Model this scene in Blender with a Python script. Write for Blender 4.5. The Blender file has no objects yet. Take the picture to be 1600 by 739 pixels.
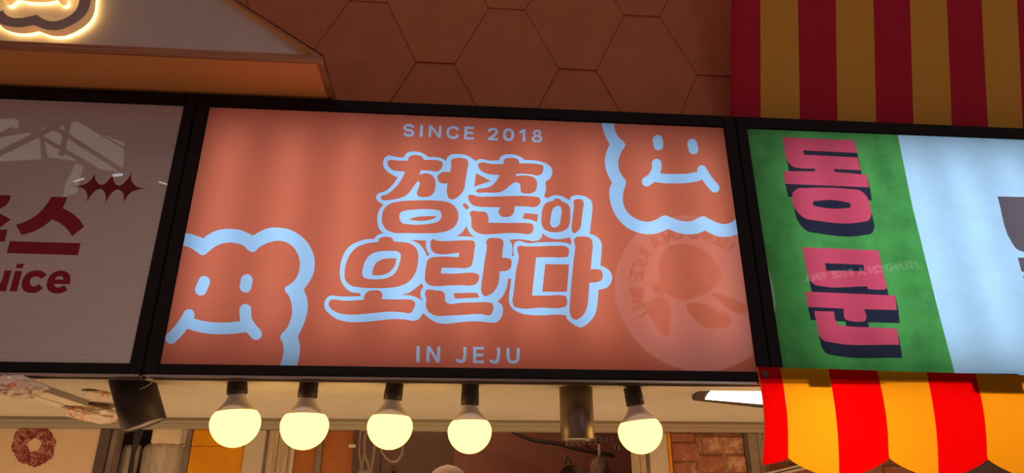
import bpy, bmesh, math, random
import numpy as np
from mathutils import Vector, Matrix, noise
from mathutils.geometry import delaunay_2d_cdt

random.seed(7)
PI = math.pi
C = bpy.context.scene.collection
SC = bpy.context.scene

# ------------------------------------------------------------------ camera, world, exposure
ZB = 1.92                                   # height of the lower edge of the lit pink panel
FPX, PITCH, YAW = 1050.0, 0.3813, 0.0777
CAM = Vector((0.7297, -1.7003, ZB - 0.3227))
cd = bpy.data.cameras.new('camera'); cam = bpy.data.objects.new('camera', cd); C.objects.link(cam)
cam.location = CAM
FW = Vector((math.sin(YAW) * math.cos(PITCH), math.cos(YAW) * math.cos(PITCH), math.sin(PITCH)))
RT = Vector((math.cos(YAW), -math.sin(YAW), 0.0)); UP = RT.cross(FW)
_r = -0.0014
RT, UP = RT * math.cos(_r) + UP * math.sin(_r), UP * math.cos(_r) - RT * math.sin(_r)
cam.rotation_euler = Matrix((RT, UP, -FW)).transposed().to_euler()
cd.sensor_width = 36.0; cd.lens = FPX / 1600 * 36.0; cd.clip_start = 0.02; cd.clip_end = 200
SC.camera = cam

world = bpy.data.worlds.new('arcade_air'); SC.world = world; world.use_nodes = True
wb = world.node_tree.nodes['Background']
wb.inputs[0].default_value = (0.165, 0.096, 0.088, 1); wb.inputs[1].default_value = 1.08
vs = SC.view_settings
vs.view_transform = 'Standard'; vs.look = 'None'; vs.exposure = 0.0; vs.gamma = 1.0; vs.use_curve_mapping = False

# ------------------------------------------------------------------ measuring helpers
def ray(px, py):
    return FW + RT * ((px - 800) / FPX) - UP * ((py - 369.5) / FPX)
def P(px, py, Y):
    d = ray(px, py); return CAM + d * ((Y - CAM.y) / d.y)
def PZ(px, py, Z):
    d = ray(px, py); return CAM + d * ((Z - CAM.z) / d.z)
def PN(px, py, p0, n):
    d = ray(px, py); return CAM + d * ((p0 - CAM).dot(n) / d.dot(n))
def lin(c):
    return tuple(((v / 255) / 12.92 if v <= 10 else ((v / 255 + 0.055) / 1.055) ** 2.4) for v in c)

# ------------------------------------------------------------------ materials
def nmat(name):
    m = bpy.data.materials.new(name); m.use_nodes = True
    nt = m.node_tree
    return m, nt, nt.nodes['Principled BSDF'], nt.nodes['Material Output']
def mat(name, col, rough=0.6, metal=0.0, grain=0.0, gscale=60, bump=0.0, bscale=200, spec=0.5, detail=4, stretch=None, lo=0.0):
    """plain surface; grain mixes the colour with a darker tone by noise, bump gives fine relief"""
    m, nt, b, out = nmat(name)
    N, L = nt.nodes, nt.links
    b.inputs['Roughness'].default_value = rough; b.inputs['Metallic'].default_value = metal
    b.inputs['Specular IOR Level'].default_value = spec
    b.inputs['Base Color'].default_value = (*col, 1)
    tc = N.new('ShaderNodeTexCoord'); src = tc.outputs['Object']
    if stretch:
        mp = N.new('ShaderNodeMapping'); mp.inputs['Scale'].default_value = stretch
        L.new(src, mp.inputs[0]); src = mp.outputs[0]
    if grain > 0:
        n = N.new('ShaderNodeTexNoise'); n.inputs['Scale'].default_value = gscale; n.inputs['Detail'].default_value = detail
        r = N.new('ShaderNodeMapRange'); r.inputs[1].default_value = 0.3; r.inputs[2].default_value = 0.7
        r.inputs[3].default_value = 1 - grain; r.inputs[4].default_value = 1 + grain * 0.6
        mx = N.new('ShaderNodeVectorMath'); mx.operation = 'SCALE'; mx.inputs[0].default_value = col
        L.new(src, n.inputs['Vector']); L.new(n.outputs[0], r.inputs[0]); L.new(r.outputs[0], mx.inputs['Scale'])
        L.new(mx.outputs[0], b.inputs['Base Color'])
    if bump > 0:
        n2 = N.new('ShaderNodeTexNoise'); n2.inputs['Scale'].default_value = bscale; n2.inputs['Detail'].default_value = 3
        bp = N.new('ShaderNodeBump'); bp.inputs['Strength'].default_value = bump; bp.inputs['Distance'].default_value = 0.002
        L.new(src, n2.inputs['Vector']); L.new(n2.outputs[0], bp.inputs['Height']); L.new(bp.outputs[0], b.inputs['Normal'])
    return m
def emit(name, col, s):
    m, nt, b, out = nmat(name)
    e = nt.nodes.new('ShaderNodeEmission'); e.inputs[0].default_value = (*col, 1); e.inputs[1].default_value = s
    nt.links.new(e.outputs[0], out.inputs[0]); return m
def specks(m, col, scale, thr, size=0.1):
    """small spots of dirt with their own shape, laid over the base colour"""
    nt = m.node_tree; N, L = nt.nodes, nt.links; b = N['Principled BSDF'] if 'Principled BSDF' in N else None
    old = b.inputs['Base Color'].links[0].from_socket if b.inputs['Base Color'].links else None
    tc = N.new('ShaderNodeTexCoord'); v = N.new('ShaderNodeTexVoronoi'); v.inputs['Scale'].default_value = scale
    nz = N.new('ShaderNodeTexNoise'); nz.inputs['Scale'].default_value = scale * 0.12
    w = N.new('ShaderNodeTexNoise'); w.inputs['Scale'].default_value = scale * 3
    a = N.new('ShaderNodeMath'); a.operation = 'LESS_THAN'; a.inputs[1].default_value = size
    ad = N.new('ShaderNodeMath'); ad.operation = 'MULTIPLY_ADD'; ad.inputs[1].default_value = 0.3; 
    g = N.new('ShaderNodeMath'); g.operation = 'GREATER_THAN'; g.inputs[1].default_value = thr
    mu = N.new('ShaderNodeMath'); mu.operation = 'MULTIPLY'
    mx = N.new('ShaderNodeMix'); mx.data_type = 'RGBA'
    for n in (v, nz, w): L.new(tc.outputs['Object'], n.inputs['Vector'])
    L.new(w.outputs[0], ad.inputs[0]); L.new(v.outputs['Distance'], ad.inputs[2]); L.new(ad.outputs[0], a.inputs[0])
    L.new(nz.outputs[0], g.inputs[0]); L.new(a.outputs[0], mu.inputs[0]); L.new(g.outputs[0], mu.inputs[1])
    L.new(mu.outputs[0], mx.inputs[0])
    if old: L.new(old, mx.inputs[6])
    else: mx.inputs[6].default_value = b.inputs['Base Color'].default_value
    mx.inputs[7].default_value = (*col, 1)
    L.new(mx.outputs[2], b.inputs['Base Color'])
    return m
def sheet(name, col, dirt=0.0, dscale=12, lines=0.0, dirtcol=None, gloss=True, rough=0.007, trans=0.5):
    """printed sheet of a light box: half of the light scatters back, half passes through; clear gloss on top"""
    m, nt, b, out = nmat(name); N, L = nt.nodes, nt.links
    N.remove(b)
    rgb = N.new('ShaderNodeMix'); rgb.data_type = 'RGBA'; rgb.inputs[6].default_value = (*col, 1)
    rgb.inputs[7].default_value = (*(dirtcol or [c * 0.55 for c in col]), 1); rgb.inputs[0].default_value = 0
    tc = N.new('ShaderNodeTexCoord')
    if dirt > 0:
        n = N.new('ShaderNodeTexNoise'); n.inputs['Scale'].default_value = dscale; n.inputs['Detail'].default_value = 7
        n.inputs['Roughness'].default_value = 0.65
        r = N.new('ShaderNodeMapRange'); r.inputs[1].default_value = 0.45; r.inputs[2].default_value = 0.75; r.inputs[4].default_value = dirt
        L.new(tc.outputs['Object'], n.inputs['Vector']); L.new(n.outputs[0], r.inputs[0]); L.new(r.outputs[0], rgb.inputs[0])
    if lines > 0:
        w = N.new('ShaderNodeTexWave'); w.bands_direction = 'Z'; w.inputs['Scale'].default_value = 22; w.inputs['Distortion'].default_value = 0.6
        w.inputs['Detail'].default_value = 1
        r = N.new('ShaderNodeMapRange'); r.inputs[1].default_value = 0.0; r.inputs[2].default_value = 0.12; r.inputs[3].default_value = lines; r.inputs[4].default_value = 0
        L.new(tc.outputs['Object'], w.inputs['Vector']); L.new(w.outputs['Fac'], r.inputs[0]); L.new(r.outputs[0], rgb.inputs[0])
    d = N.new('ShaderNodeBsdfDiffuse'); t = N.new('ShaderNodeBsdfTranslucent'); m1 = N.new('ShaderNodeMixShader')
    m1.inputs[0].default_value = trans
    L.new(rgb.outputs[2], d.inputs[0]); L.new(rgb.outputs[2], t.inputs[0]); L.new(d.outputs[0], m1.inputs[1]); L.new(t.outputs[0], m1.inputs[2])
    if gloss:
        g = N.new('ShaderNodeBsdfGlossy'); g.inputs['Roughness'].default_value = rough
        f = N.new('ShaderNodeFresnel'); f.inputs[0].default_value = 1.5
        m2 = N.new('ShaderNodeMixShader'); L.new(f.outputs[0], m2.inputs[0]); L.new(m1.outputs[0], m2.inputs[1]); L.new(g.outputs[0], m2.inputs[2])
        L.new(m2.outputs[0], out.inputs[0])
    else:
        L.new(m1.outputs[0], out.inputs[0])
    return m

# ------------------------------------------------------------------ object helpers
def tag(o, label=None, cat=None, group=None, kind=None):
    if label: o['label'] = label
    if cat: o['category'] = cat
    if group: o['group'] = group
    if kind: o['kind'] = kind
    return o
def thing(name, label, cat, loc=(0, 0, 0), group=None):
    o = bpy.data.objects.new(name, None); C.objects.link(o); o.location = loc; o.empty_display_size = 0.05
    return tag(o, label, cat, group)
def link(name, me, parent=None, kind=None):
    o = bpy.data.objects.new(name, me); C.objects.link(o)
    if parent is not None:
        o.parent = parent
        q = Vector((0, 0, 0)); p = parent
        while p is not None: q += p.location; p = p.parent
        o.location = -q                      # mesh data is in world coordinates
    if kind: o['kind'] = kind
    return o
def fromlists(name, vs_, fs, m, parent=None, kind=None, smooth=False):
    me = bpy.data.meshes.new(name); me.from_pydata([tuple(v) for v in vs_], [], fs)
    ms = m if isinstance(m, (list, tuple)) else [m]
    for x in ms: me.materials.append(x)
    me.validate(); me.update()
    bm = bmesh.new(); bm.from_mesh(me); bmesh.ops.recalc_face_normals(bm, faces=bm.faces); bm.to_mesh(me); bm.free()
    if smooth: me.shade_smooth()
    return link(name, me, parent, kind)
def frombm(name, bm, m, parent=None, kind=None, smooth=False):
    me = bpy.data.meshes.new(name); bmesh.ops.recalc_face_normals(bm, faces=bm.faces); bm.to_mesh(me); bm.free()
    for x in (m if isinstance(m, (list, tuple)) else [m]): me.materials.append(x)
    if smooth: me.shade_smooth()
    return link(name, me, parent, kind)
def bx(bm, x0, x1, y0, y1, z0, z1, bev=0.0, mi=0):
    r = bmesh.ops.create_cube(bm, size=1.0)
    for v in r['verts']:
        v.co = Vector(((x0 + x1) / 2 + v.co.x * (x1 - x0), (y0 + y1) / 2 + v.co.y * (y1 - y0), (z0 + z1) / 2 + v.co.z * (z1 - z0)))
    fs = set(f for v in r['verts'] for f in v.link_faces)
    for f in fs: f.material_index = mi
    if bev > 0:
        es = list(set(e for v in r['verts'] for e in v.link_edges))
        bmesh.ops.bevel(bm, geom=es, offset=bev, segments=2, affect='EDGES', clamp_overlap=True)
def box(name, x0, x1, y0, y1, z0, z1, m, parent=None, bev=0.0, kind=None):
    bm = bmesh.new(); bx(bm, x0, x1, y0, y1, z0, z1, bev); return frombm(name, bm, m, parent, kind)
def hexa(name, a, b, m, parent=None, kind=None):
    """solid between two quads a (front) and b (back), each 4 points in order"""
    v = list(a) + list(b)
    f = [(0, 1, 2, 3), (7, 6, 5, 4), (0, 4, 5, 1), (1, 5, 6, 2), (2, 6, 7, 3), (3, 7, 4, 0)]
    return fromlists(name, v, f, m, parent, kind)
def tube_mesh(pts, r, seg=10, closed=False):
    """swept round tube as lists"""
    pts = [Vector(p) for p in pts]; n = len(pts); rs = r if isinstance(r, (list, tuple)) else [r] * n
    V, F = [], []; up = None
    for i, p in enumerate(pts):
        t = (pts[min(i + 1, n - 1)] - pts[max(i - 1, 0)]).normalized()
        if up is None:
            up = Vector((0, 0, 1)) if abs(t.z) < 0.9 else Vector((1, 0, 0))
        a = (up - t * up.dot(t)).normalized(); up = a; b = t.cross(a)
        for k in range(seg):
            an = 2 * PI * k / seg; V.append(p + (a * math.cos(an) + b * math.sin(an)) * rs[i])
    for i in range(n - 1):
        for k in range(seg):
            k2 = (k + 1) % seg; F.append((i * seg + k, i * seg + k2, (i + 1) * seg + k2, (i + 1) * seg + k))
    F.append(tuple(range(seg))[::-1]); F.append(tuple((n - 1) * seg + k for k in range(seg)))
    return V, F
def tube(name, pts, r, m, parent=None, seg=10, smooth=True, kind=None):
    V, F = tube_mesh(pts, r, seg); return fromlists(name, V, F, m, parent, kind, smooth)
def lathe(name, prof, base, axis, m, parent=None, seg=40, smooth=True, kind=None):
    """profile [(radius, distance along axis)] turned about the axis from base"""
    base = Vector(base); ax = Vector(axis).normalized()
    a = ax.orthogonal().normalized(); b = ax.cross(a); V, F = [], []
    for (r, h) in prof:
        for k in range(seg):
            an = 2 * PI * k / seg; V.append(base + ax * h + (a * math.cos(an) + b * math.sin(an)) * r)
    for i in range(len(prof) - 1):
        for k in range(seg):
            k2 = (k + 1) % seg; F.append((i * seg + k, i * seg + k2, (i + 1) * seg + k2, (i + 1) * seg + k))
    if prof[0][0] > 1e-5: F.append(tuple(range(seg))[::-1])
    if prof[-1][0] > 1e-5: F.append(tuple((len(prof) - 1) * seg + k for k in range(seg)))
    return fromlists(name, V, F, m, parent, kind, smooth)

# ------------------------------------------------------------------ outline tracing helpers
def spline(s, ox=0, oy=0, sc=1.0, closed=True, sub=5):
    """'x,y' tokens; a trailing c marks a corner; the rest is smoothed"""
    pts, cor = [], []
    for t in s.split():
        c = t.endswith('c'); x, y = (t[:-1] if c else t).split(',')
        pts.append(np.array((ox + float(x) / sc, oy + float(y) / sc))); cor.append(c)
    n = len(pts); out = []
    def tan(i, side):
        if not closed and i in (0, n - 1): return None
        if cor[i]: return None
        a, b, c = pts[(i - 1) % n], pts[i], pts[(i + 1) % n]
        d0, d1 = np.linalg.norm(b - a) + 1e-9, np.linalg.norm(c - b) + 1e-9
        return ((b - a) / d0 * d1 + (c - b) / d1 * d0) / (d0 + d1)
    for i in range(n if closed else n - 1):
        j = (i + 1) % n; a, b = pts[i], pts[j]; d = np.linalg.norm(b - a)
        ta, tb = tan(i, 1), tan(j, 0); ch = (b - a) / (d + 1e-9)
        if ta is None and tb is None:
            out.append(a); continue
        ta = ch if ta is None else ta; tb = ch if tb is None else tb
        for k in range(sub):
            u = k / sub; h1 = 2*u**3-3*u**2+1; h2 = u**3-2*u**2+u; h3 = -2*u**3+3*u**2; h4 = u**3-u**2
            out.append(h1 * a + h2 * ta * d + h3 * b + h4 * tb * d)
    if not closed: out.append(pts[-1])
    return out
def stroke(s, r, ox=0, oy=0, sc=1.0, cap='round', sub=6):
    """outline polygon of a thick line; r in the same units as s"""
    c = spline(s, ox, oy, sc, closed=False, sub=sub); r = r / sc; n = len(c); L_, R_ = [], []
    for i in range(n):
        t = c[min(i + 1, n - 1)] - c[max(i - 1, 0)]; t = t / (np.linalg.norm(t) + 1e-9); nr = np.array((-t[1], t[0]))
        k = 1.0
        if 0 < i < n - 1:
            t1 = c[i] - c[i-1]; t1 /= np.linalg.norm(t1) + 1e-9
            k = 1 / max(0.6, abs(float(np.dot(np.array((-t1[1], t1[0])), nr))))
        L_.append(c[i] + nr * r * k); R_.append(c[i] - nr * r * k)
    def capp(p, t):
        t = t / (np.linalg.norm(t) + 1e-9); nr = np.array((-t[1], t[0]))
        return [p + nr * r * math.cos(a) + t * r * math.sin(a) for a in [PI * q / 10 for q in range(1, 10)]]
    if cap == 'round': return L_ + capp(c[-1], c[-1] - c[-2]) + R_[::-1] + _cap0(c, r)
    return L_ + R_[::-1]
def _cap0(c, r):
    t = c[0] - c[1]; t = t / (np.linalg.norm(t) + 1e-9); nr = np.array((-t[1], t[0]))
    return [c[0] + nr * r * math.cos(a) + t * r * math.sin(a) for a in [PI * q / 10 for q in range(1, 10)]]
def inside(poly, X, Y_):
    p = np.array(poly); q = np.roll(p, -1, axis=0); r = np.zeros(len(X), bool)
    for (x1, y1), (x2, y2) in zip(p, q):
        if y1 == y2: continue
        c = ((y1 > Y_) != (y2 > Y_)) & (X < (x2 - x1) * (Y_ - y1) / (y2 - y1) + x1); r ^= c
    return r
def to_plane(poly, Y):
    o = []
    for p in poly:
        w = P(float(p[0]), float(p[1]), Y); o.append((w.x, w.z))
    return o
def layered(rect, layers, Y, parent, specs):
    """one flat sheet cut into disjoint printed regions. rect=(x0,z0,x1,z1). layers: [(key, polygon in x,z)], later ones
    lie over earlier ones. specs: {key: (object name, material)}. Keys that share an object name share its mesh."""
    x0, z0, x1, z1 = rect; V, E = [], []
    def add(poly):
        b = len(V); V.extend(Vector(p) for p in poly); n = len(poly); E.extend((b + i, b + (i + 1) % n) for i in range(n))
    base = [(x0, z0), (x1, z0), (x1, z1), (x0, z1)]; add(base)
    for k, p in layers: add(p)
    ov, oe, of, _, _, _ = delaunay_2d_cdt(V, E, [], 0, 1e-6)
    ov = [v for v in ov]; cx = np.array([sum(ov[i].x for i in f) / 3 for f in of]); cz = np.array([sum(ov[i].y for i in f) / 3 for f in of])
    lab = np.full(len(of), 'base', dtype=object); inr = inside(base, cx, cz)
    for k, p in layers: lab[inside(p, cx, cz)] = k
    groups = {}
    for key, (nm, m) in specs.items(): groups.setdefault(nm, []).append((key, m))
    for nm, kms in groups.items():
        vi, VV, FF, MI = {}, [], [], []
        for fi, f in enumerate(of):
            if not inr[fi]: continue
            for mi, (key, m) in enumerate(kms):
                if lab[fi] == key:
                    g = []
                    for i in f:
                        if i not in vi: vi[i] = len(VV); VV.append((ov[i].x, Y, ov[i].y))
                        g.append(vi[i])
                    FF.append(g); MI.append(mi)
        if not FF: continue
        me = bpy.data.meshes.new(nm); me.from_pydata(VV, [], FF)
        for key, m in kms: me.materials.append(m)
        me.polygons.foreach_set('material_index', MI); me.update(); me.name = nm.split('#')[0]
        bm = bmesh.new(); bm.from_mesh(me); bm.normal_update()
        for f in bm.faces:
            if f.normal.y > 0: f.normal_flip()
        bm.to_mesh(me); bm.free(); link(nm.split('#')[0], me, parent)
def extruded(name, polys, y0, y1, m, parent=None, kind=None):
    """even-odd filled outlines (x,z) given a thickness from y0 to y1"""
    cu = bpy.data.curves.new(name, 'CURVE'); cu.dimensions = '2D'; cu.fill_mode = 'BOTH'; cu.extrude = abs(y1 - y0) / 2
    for p in polys:
        s = cu.splines.new('POLY'); s.points.add(len(p) - 1); s.use_cyclic_u = True
        for i, (x, z) in enumerate(p): s.points[i].co = (x, z, 0, 1)
    t = bpy.data.objects.new(name, cu); C.objects.link(t)
    dg = bpy.context.evaluated_depsgraph_get(); me = bpy.data.meshes.new_from_object(t.evaluated_get(dg))
    bpy.data.objects.remove(t); bpy.data.curves.remove(cu)
    me.transform(Matrix.Translation((0, (y0 + y1) / 2, 0)) @ Matrix.Rotation(PI / 2, 4, 'X'))
    me.materials.clear(); me.materials.append(m)
    return link(name, me, parent, kind)
def area(name, loc, direction, sx, sy, power, col, parent=None, spread=PI):
    l = bpy.data.lights.new(name, 'AREA'); l.shape = 'RECTANGLE'; l.size = sx; l.size_y = sy; l.energy = power; l.color = col; l.spread = spread
    o = bpy.data.objects.new(name, l); C.objects.link(o)
    d = Vector(direction).normalized(); o.rotation_euler = d.to_track_quat('-Z', 'Y').to_euler(); o.location = loc
    if parent is not None: o.parent = parent; o.location = Vector(loc) - parent.location
    return o

# ------------------------------------------------------------------ the palette
M = {}
M['black'] = mat('black_powder_coat', (0.005, 0.004, 0.006), 0.5, bump=0.15, bscale=900, spec=0.25)
M['wall'] = mat('terracotta_board', (0.70, 0.27, 0.13), 0.85, grain=0.10, gscale=9, bump=0.35, bscale=420, spec=0.2)
M['joint'] = mat('joint_shadow_gap', (0.16, 0.07, 0.04), 0.9)
M['alu'] = mat('dull_aluminium', (0.62, 0.58, 0.52), 0.28, 1.0, bump=0.1, bscale=150, stretch=(0.1, 1, 1))
M['soffit'] = specks(mat('cream_painted_board', (0.60, 0.54, 0.44), 0.8, grain=0.06, gscale=6, spec=0.2), (0.16, 0.10, 0.06), 55, 0.47, 0.265)
M['white_plastic'] = mat('lamp_base_plastic', (0.92, 0.78, 0.62), 0.45)
M['glow'] = emit('lit_bulb_glass', (1.0, 0.60, 0.135), 3.9)
M['socket'] = mat('black_bakelite', (0.055, 0.035, 0.035), 0.5, grain=0.3, gscale=150)
M['satin'] = mat('satin_dark_metal', (0.25, 0.19, 0.145), 0.38, 0.8)
M['satin_black'] = mat('matt_black_metal', (0.045, 0.03, 0.025), 0.5, 0.3)
M['reflector'] = mat('lamp_reflector', (0.75, 0.70, 0.65), 0.5)
M['white_box'] = mat('light_box_lining', (0.85, 0.85, 0.85), 0.9)

# ================================================================== THE SETTING
z_top = P(520, 157, 0).z                     # top edge of the sign boxes
z_bot = P(700, 590, 0).z                     # bottom edge of the sign boxes
YW = 0.150                                   # plane of the wall above the boxes
ZS = z_bot - 0.004                           # soffit level
YR = PZ(700, 656, ZS).y                      # stall front behind the soffit
FLOOR = 0.0

# wall above, made of hexagonal boards
wall = box('wall_back', -2.6, 3.6, YW + 0.014, YW + 0.12, z_top - 0.72, 4.6, M['joint'], kind='structure')
a1, a1r, a2, b1 = P(650, 97, YW), P(712, 100, YW), P(873, 108, YW), P(765, 13, YW)
pc = (a2.x - a1.x) / 2; ee = (a1r.x - a1.x) * 0.97; dd = pc - ee; hh = b1.z - (a1.z + a2.z) / 2
rt = random.Random(3)
for ci in range(-7, 10):
    for ri in range(-3, 6):
        x = a1.x + ci * pc; z = a1.z + (ri * 2 + (ci % 2)) * hh
        if z + 2 * hh < z_top - 0.25 or z > 4.2 or x > 3.2 or x < -2.2: continue
        g = 0.0004; e, d, h = ee, dd, hh
        ring = [(x + g, z + g), (x + e - g, z + g), (x + e + d - g * 1.6, z + h), (x + e - g, z + 2 * h - g), (x + g, z + 2 * h - g), (x - d + g * 1.6, z + h)]
        t0, t1 = rt.uniform(-0.0006, 0.0014), rt.uniform(-0.0008, 0.0008)
        V = []
        cx, cz = x + e / 2, z + h
        for (u, w) in ring:
            dy = -0.0012 * (w - cz) / h * (-1) * 1.0 + t1 * (u - cx) / h - t0
            V.append((u, YW + 0.014, w)); 
        for (u, w) in ring:
            dy = (cz - w) / h * 0.0026 + t1 * (u - cx) / h + t0
            V.append((cx + (u - cx) * 0.9985, YW - dy, cz + (w - cz) * 0.9985))
        F = [tuple(range(6)), tuple(range(11, 5, -1))] + [(i, (i + 1) % 6, 6 + (i + 1) % 6, 6 + i) for i in range(6)]
        fromlists('hexagonal_board', V, F, M['wall'], wall)

# soffit under the boxes and the rail at its inner edge
box('ceiling', -2.6, 3.6, 0.045, YR + 0.02, ZS, ZS + 0.03, M['soffit'], kind='structure')
rl = thing('trim_1', None, None, (0.5, YR, ZS)); rl['kind'] = 'structure'; 
def railz(dz0, dz1, y0, y1, nm, m):
    box(nm, -2.6, 3.6, y0, y1, ZS - dz1, ZS - dz0, m, rl, bev=0.0012)
M['rail'] = mat('beige_rail_enamel', (0.50, 0.45, 0.36), 0.35, 0.3)
railz(0.0, 0.009, YR - 0.004, YR + 0.05, 'rail_lip', M['rail'])
railz(0.009, 0.020, YR - 0.010, YR + 0.05, 'rail_bead', M['rail'])
railz(0.020, 0.038, YR - 0.002, YR + 0.05, 'rail_base', M['rail'])
ZR = ZS - 0.038
floor = box('floor', -3.5, 4.5, -6.0, 4.0, -0.05, 0.0, mat('beige_screed_floor', (0.50, 0.36, 0.25), 0.6, grain=0.3, gscale=8), kind='structure')

# ================================================================== SIGN BOXES
def sign_box(x0, x1, px0, px1, pz0, pz1, label, depth=0.142):
    """x0..x1 outer width, px/pz panel opening"""
    t = thing('sign_box', label, 'sign', ((x0 + x1) / 2, 0.07, z_bot))
    yf, yb = -0.006, depth; zt, zb = z_top, z_bot
    bm = bmesh.new()
    bx(bm, x0, px0, yf, 0.03, zb, zt, 0.002); bx(bm, px1, x1, yf, 0.03, zb, zt, 0.002)
    bx(bm, px0 - 0.001, px1 + 0.001, yf, 0.03, pz1, zt, 0.002); bx(bm, px0 - 0.001, px1 + 0.001, yf, 0.03, zb, pz0, 0.002)
    frombm('frame', bm, M['black'], t)
    bm = bmesh.new(); g = 0.004
    bx(bm, x0 + g, x1 - g, yb - 0.004, yb, zb + g, zt - g)
    bx(bm, x0 + g, x0 + g + 0.004, 0.03, yb, zb + g, zt - g); bx(bm, x1 - g - 0.004, x1 - g, 0.03, yb, zb + g, zt - g)
    bx(bm, x0 + g, x1 - g, 0.03, yb, zt - g - 0.004, zt - g); bx(bm, x0 + g, x1 - g, 0.03, yb, zb + g, zb + g + 0.004)
    frombm('housing', bm, M['black'], t)
    bm = bmesh.new(); q = 0.009
    bx(bm, x0 + q, x1 - q, yb - 0.008, yb - 0.005, zb + q, zt - q)
    bx(bm, x0 + q, x0 + q + 0.003, 0.031, yb - 0.008, zb + q, zt - q); bx(bm, x1 - q - 0.003, x1 - q, 0.031, yb - 0.008, zb + q, zt - q)
    bx(bm, x0 + q, x1 - q, 0.031, yb - 0.008, zt - q - 0.003, zt - q); bx(bm, x0 + q, x1 - q, 0.031, yb - 0.008, zb + q, zb + q + 0.003)
    frombm('lining', bm, M['white_box'], t)
    return t
def bars(t, xs, z0, z1, power, col, y=0.098):
    for x in xs:
        area('led_bar', (x, y, (z0 + z1) / 2), (0, -1, 0), 0.016, z1 - z0, power, col, t)
H = 0.732
XL = -0.036; XR = P(1147, 187, 0).x
PZ0, PZ1 = ZB, ZB + H
tl = sign_box(-1.75, XL - 0.0015, -1.66, -0.070, PZ0, PZ1, 'unlit whitish sign box at left with red lettering and red star sparkles')
tm = sign_box(XL + 0.0015, XR - 0.0015, 0.0, 1.5, PZ0, PZ1, 'lit coral pink sign box with pale blue outlined lettering and two smiling clouds')
tr = sign_box(XR + 0.0015, 3.15, 1.571, 3.08, PZ0, PZ1, 'lit green and pale blue sign box at right with pink sideways lettering')
cool = (0.86, 0.93, 1.0)
bars(tm, [0.075 + 0.169 * i for i in range(9)], ZB + 0.075, ZB + H - 0.075, 0.47, cool, 0.088)
bars(tr, [1.74 + 0.16 * i for i in range(9)], ZB + 0.05, ZB + H - 0.06, 0.55, cool)

# ---- centre sign print
A = (500, 220, 4.617); B = (720, 220, 4.617); Cc = (490, 350, 4.346); D = (730, 350, 4.346); E_ = (240, 340, 2.843); F_ = (920, 170, 3.214)
L1 = []
def pen(key, crop, s): L1.append((key, to_plane(spline(s, *crop), 0.0)))
def pens(key, crop, s, r, cap='round'): L1.append((key, to_plane(stroke(s, r, *crop, cap=cap), 0.0)))
# pale blue outer shapes
pen('b', A, '455,165 462,130 490,106 530,112 575,120 605,120c 615,100 640,82 680,76 720,82 760,100 785,116 830,116 880,128 912,145c 918,120 945,100 1000,95 1050,102 1085,120 1122,145c 1122,300c 1122,620c 1000,700c 460,680c 455,665c 425,630 415,590 415,540 430,495 458,460c 430,445 410,425 408,395 430,375 460,368 490,350 530,310 562,265c 505,235 470,205')
pen('b', B, '107,148c 125,135 150,131 200,142 275,142c 285,118 310,102 360,97 400,102 440,122 462,138c 520,140 580,150 630,172 658,205 660,235 648,265 610,297c 614,340 608,375 600,402c 600,660c 590,670c 583,695 560,716 520,722 470,718 420,715 300,712c 150,722c 60,690c -20,600c -20,300c 20,140c')
pen('b', B, '600,402c 630,416c 650,400 690,392 730,400 785,430c 795,405 830,393 870,394 910,408 945,440 950,480 945,540 938,600 930,667c 930,730c 800,730c 790,703c 720,710 670,703 620,688 590,665c')
pen('b', Cc, '475,63c 450,68 425,82 413,100c 360,104 300,120 240,155 205,205 185,265 178,330 185,380 210,425 250,460 320,480 315,490c 240,492 180,492 140,486 110,488 80,515 72,550 80,580 110,612 160,645 220,662 300,666 400,660 500,648 560,645 620,648 685,656 715,645 735,620 745,605c 800,400c 790,60c')
pen('b', Cc, '745,605c 790,645 840,670 890,678 950,672 1043,662 1143,662 1193,668 1238,668 1263,650 1283,610 1286,575 1275,545 1248,527c 1283,490 1308,440 1323,370c 1373,370c 1373,60c 753,60c 720,300c')
pen('b', D, '832,65c 870,80 900,105 913,135 912,190 905,283c 945,300 975,330 985,365 975,400 950,430 890,448c 888,500 880,570 865,620 835,660 800,690 770,702 740,692 700,665 680,645 670,618c 600,615 520,620 440,618 380,610 330,590 300,565 285,530 285,480 292,430 300,372c 310,220c 300,90c 700,60c')
# gaps where the coral ground shows
for cr, s in ((B, '110,232c 217,290c 150,312 97,332c'), (B, '32,447c 63,480c 42,500c 10,462c'),
    (A, '1055,615c 1075,655 1110,692 1166,722c 1120,700 1060,690 985,688c 1025,662'),
    (B, '460,520c 556,530c 552,587c 500,568 445,561c'),
    (D, '285,107c 330,103 400,108 450,116 485,108 505,90 512,65c 540,85 580,100 620,103 660,98 697,90c 706,112 705,143c 680,130 640,123 560,122 480,125 400,128 380,120 350,115 325,125 315,150 312,180 320,220c 303,213c 306,190 306,160 300,130'),
    (Cc, '660,107c 765,112c 763,150 772,185 786,208c 770,218c 750,175 715,135'),
    (Cc, '733,402c 747,425c 730,450 727,490 740,520c 700,498 650,484 590,482c 650,465 700,430'),
    (Cc, '948,470c 1043,466c 1113,468c 1126,500c 1043,503c 960,507c')):
    pen('base', cr, s)
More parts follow.
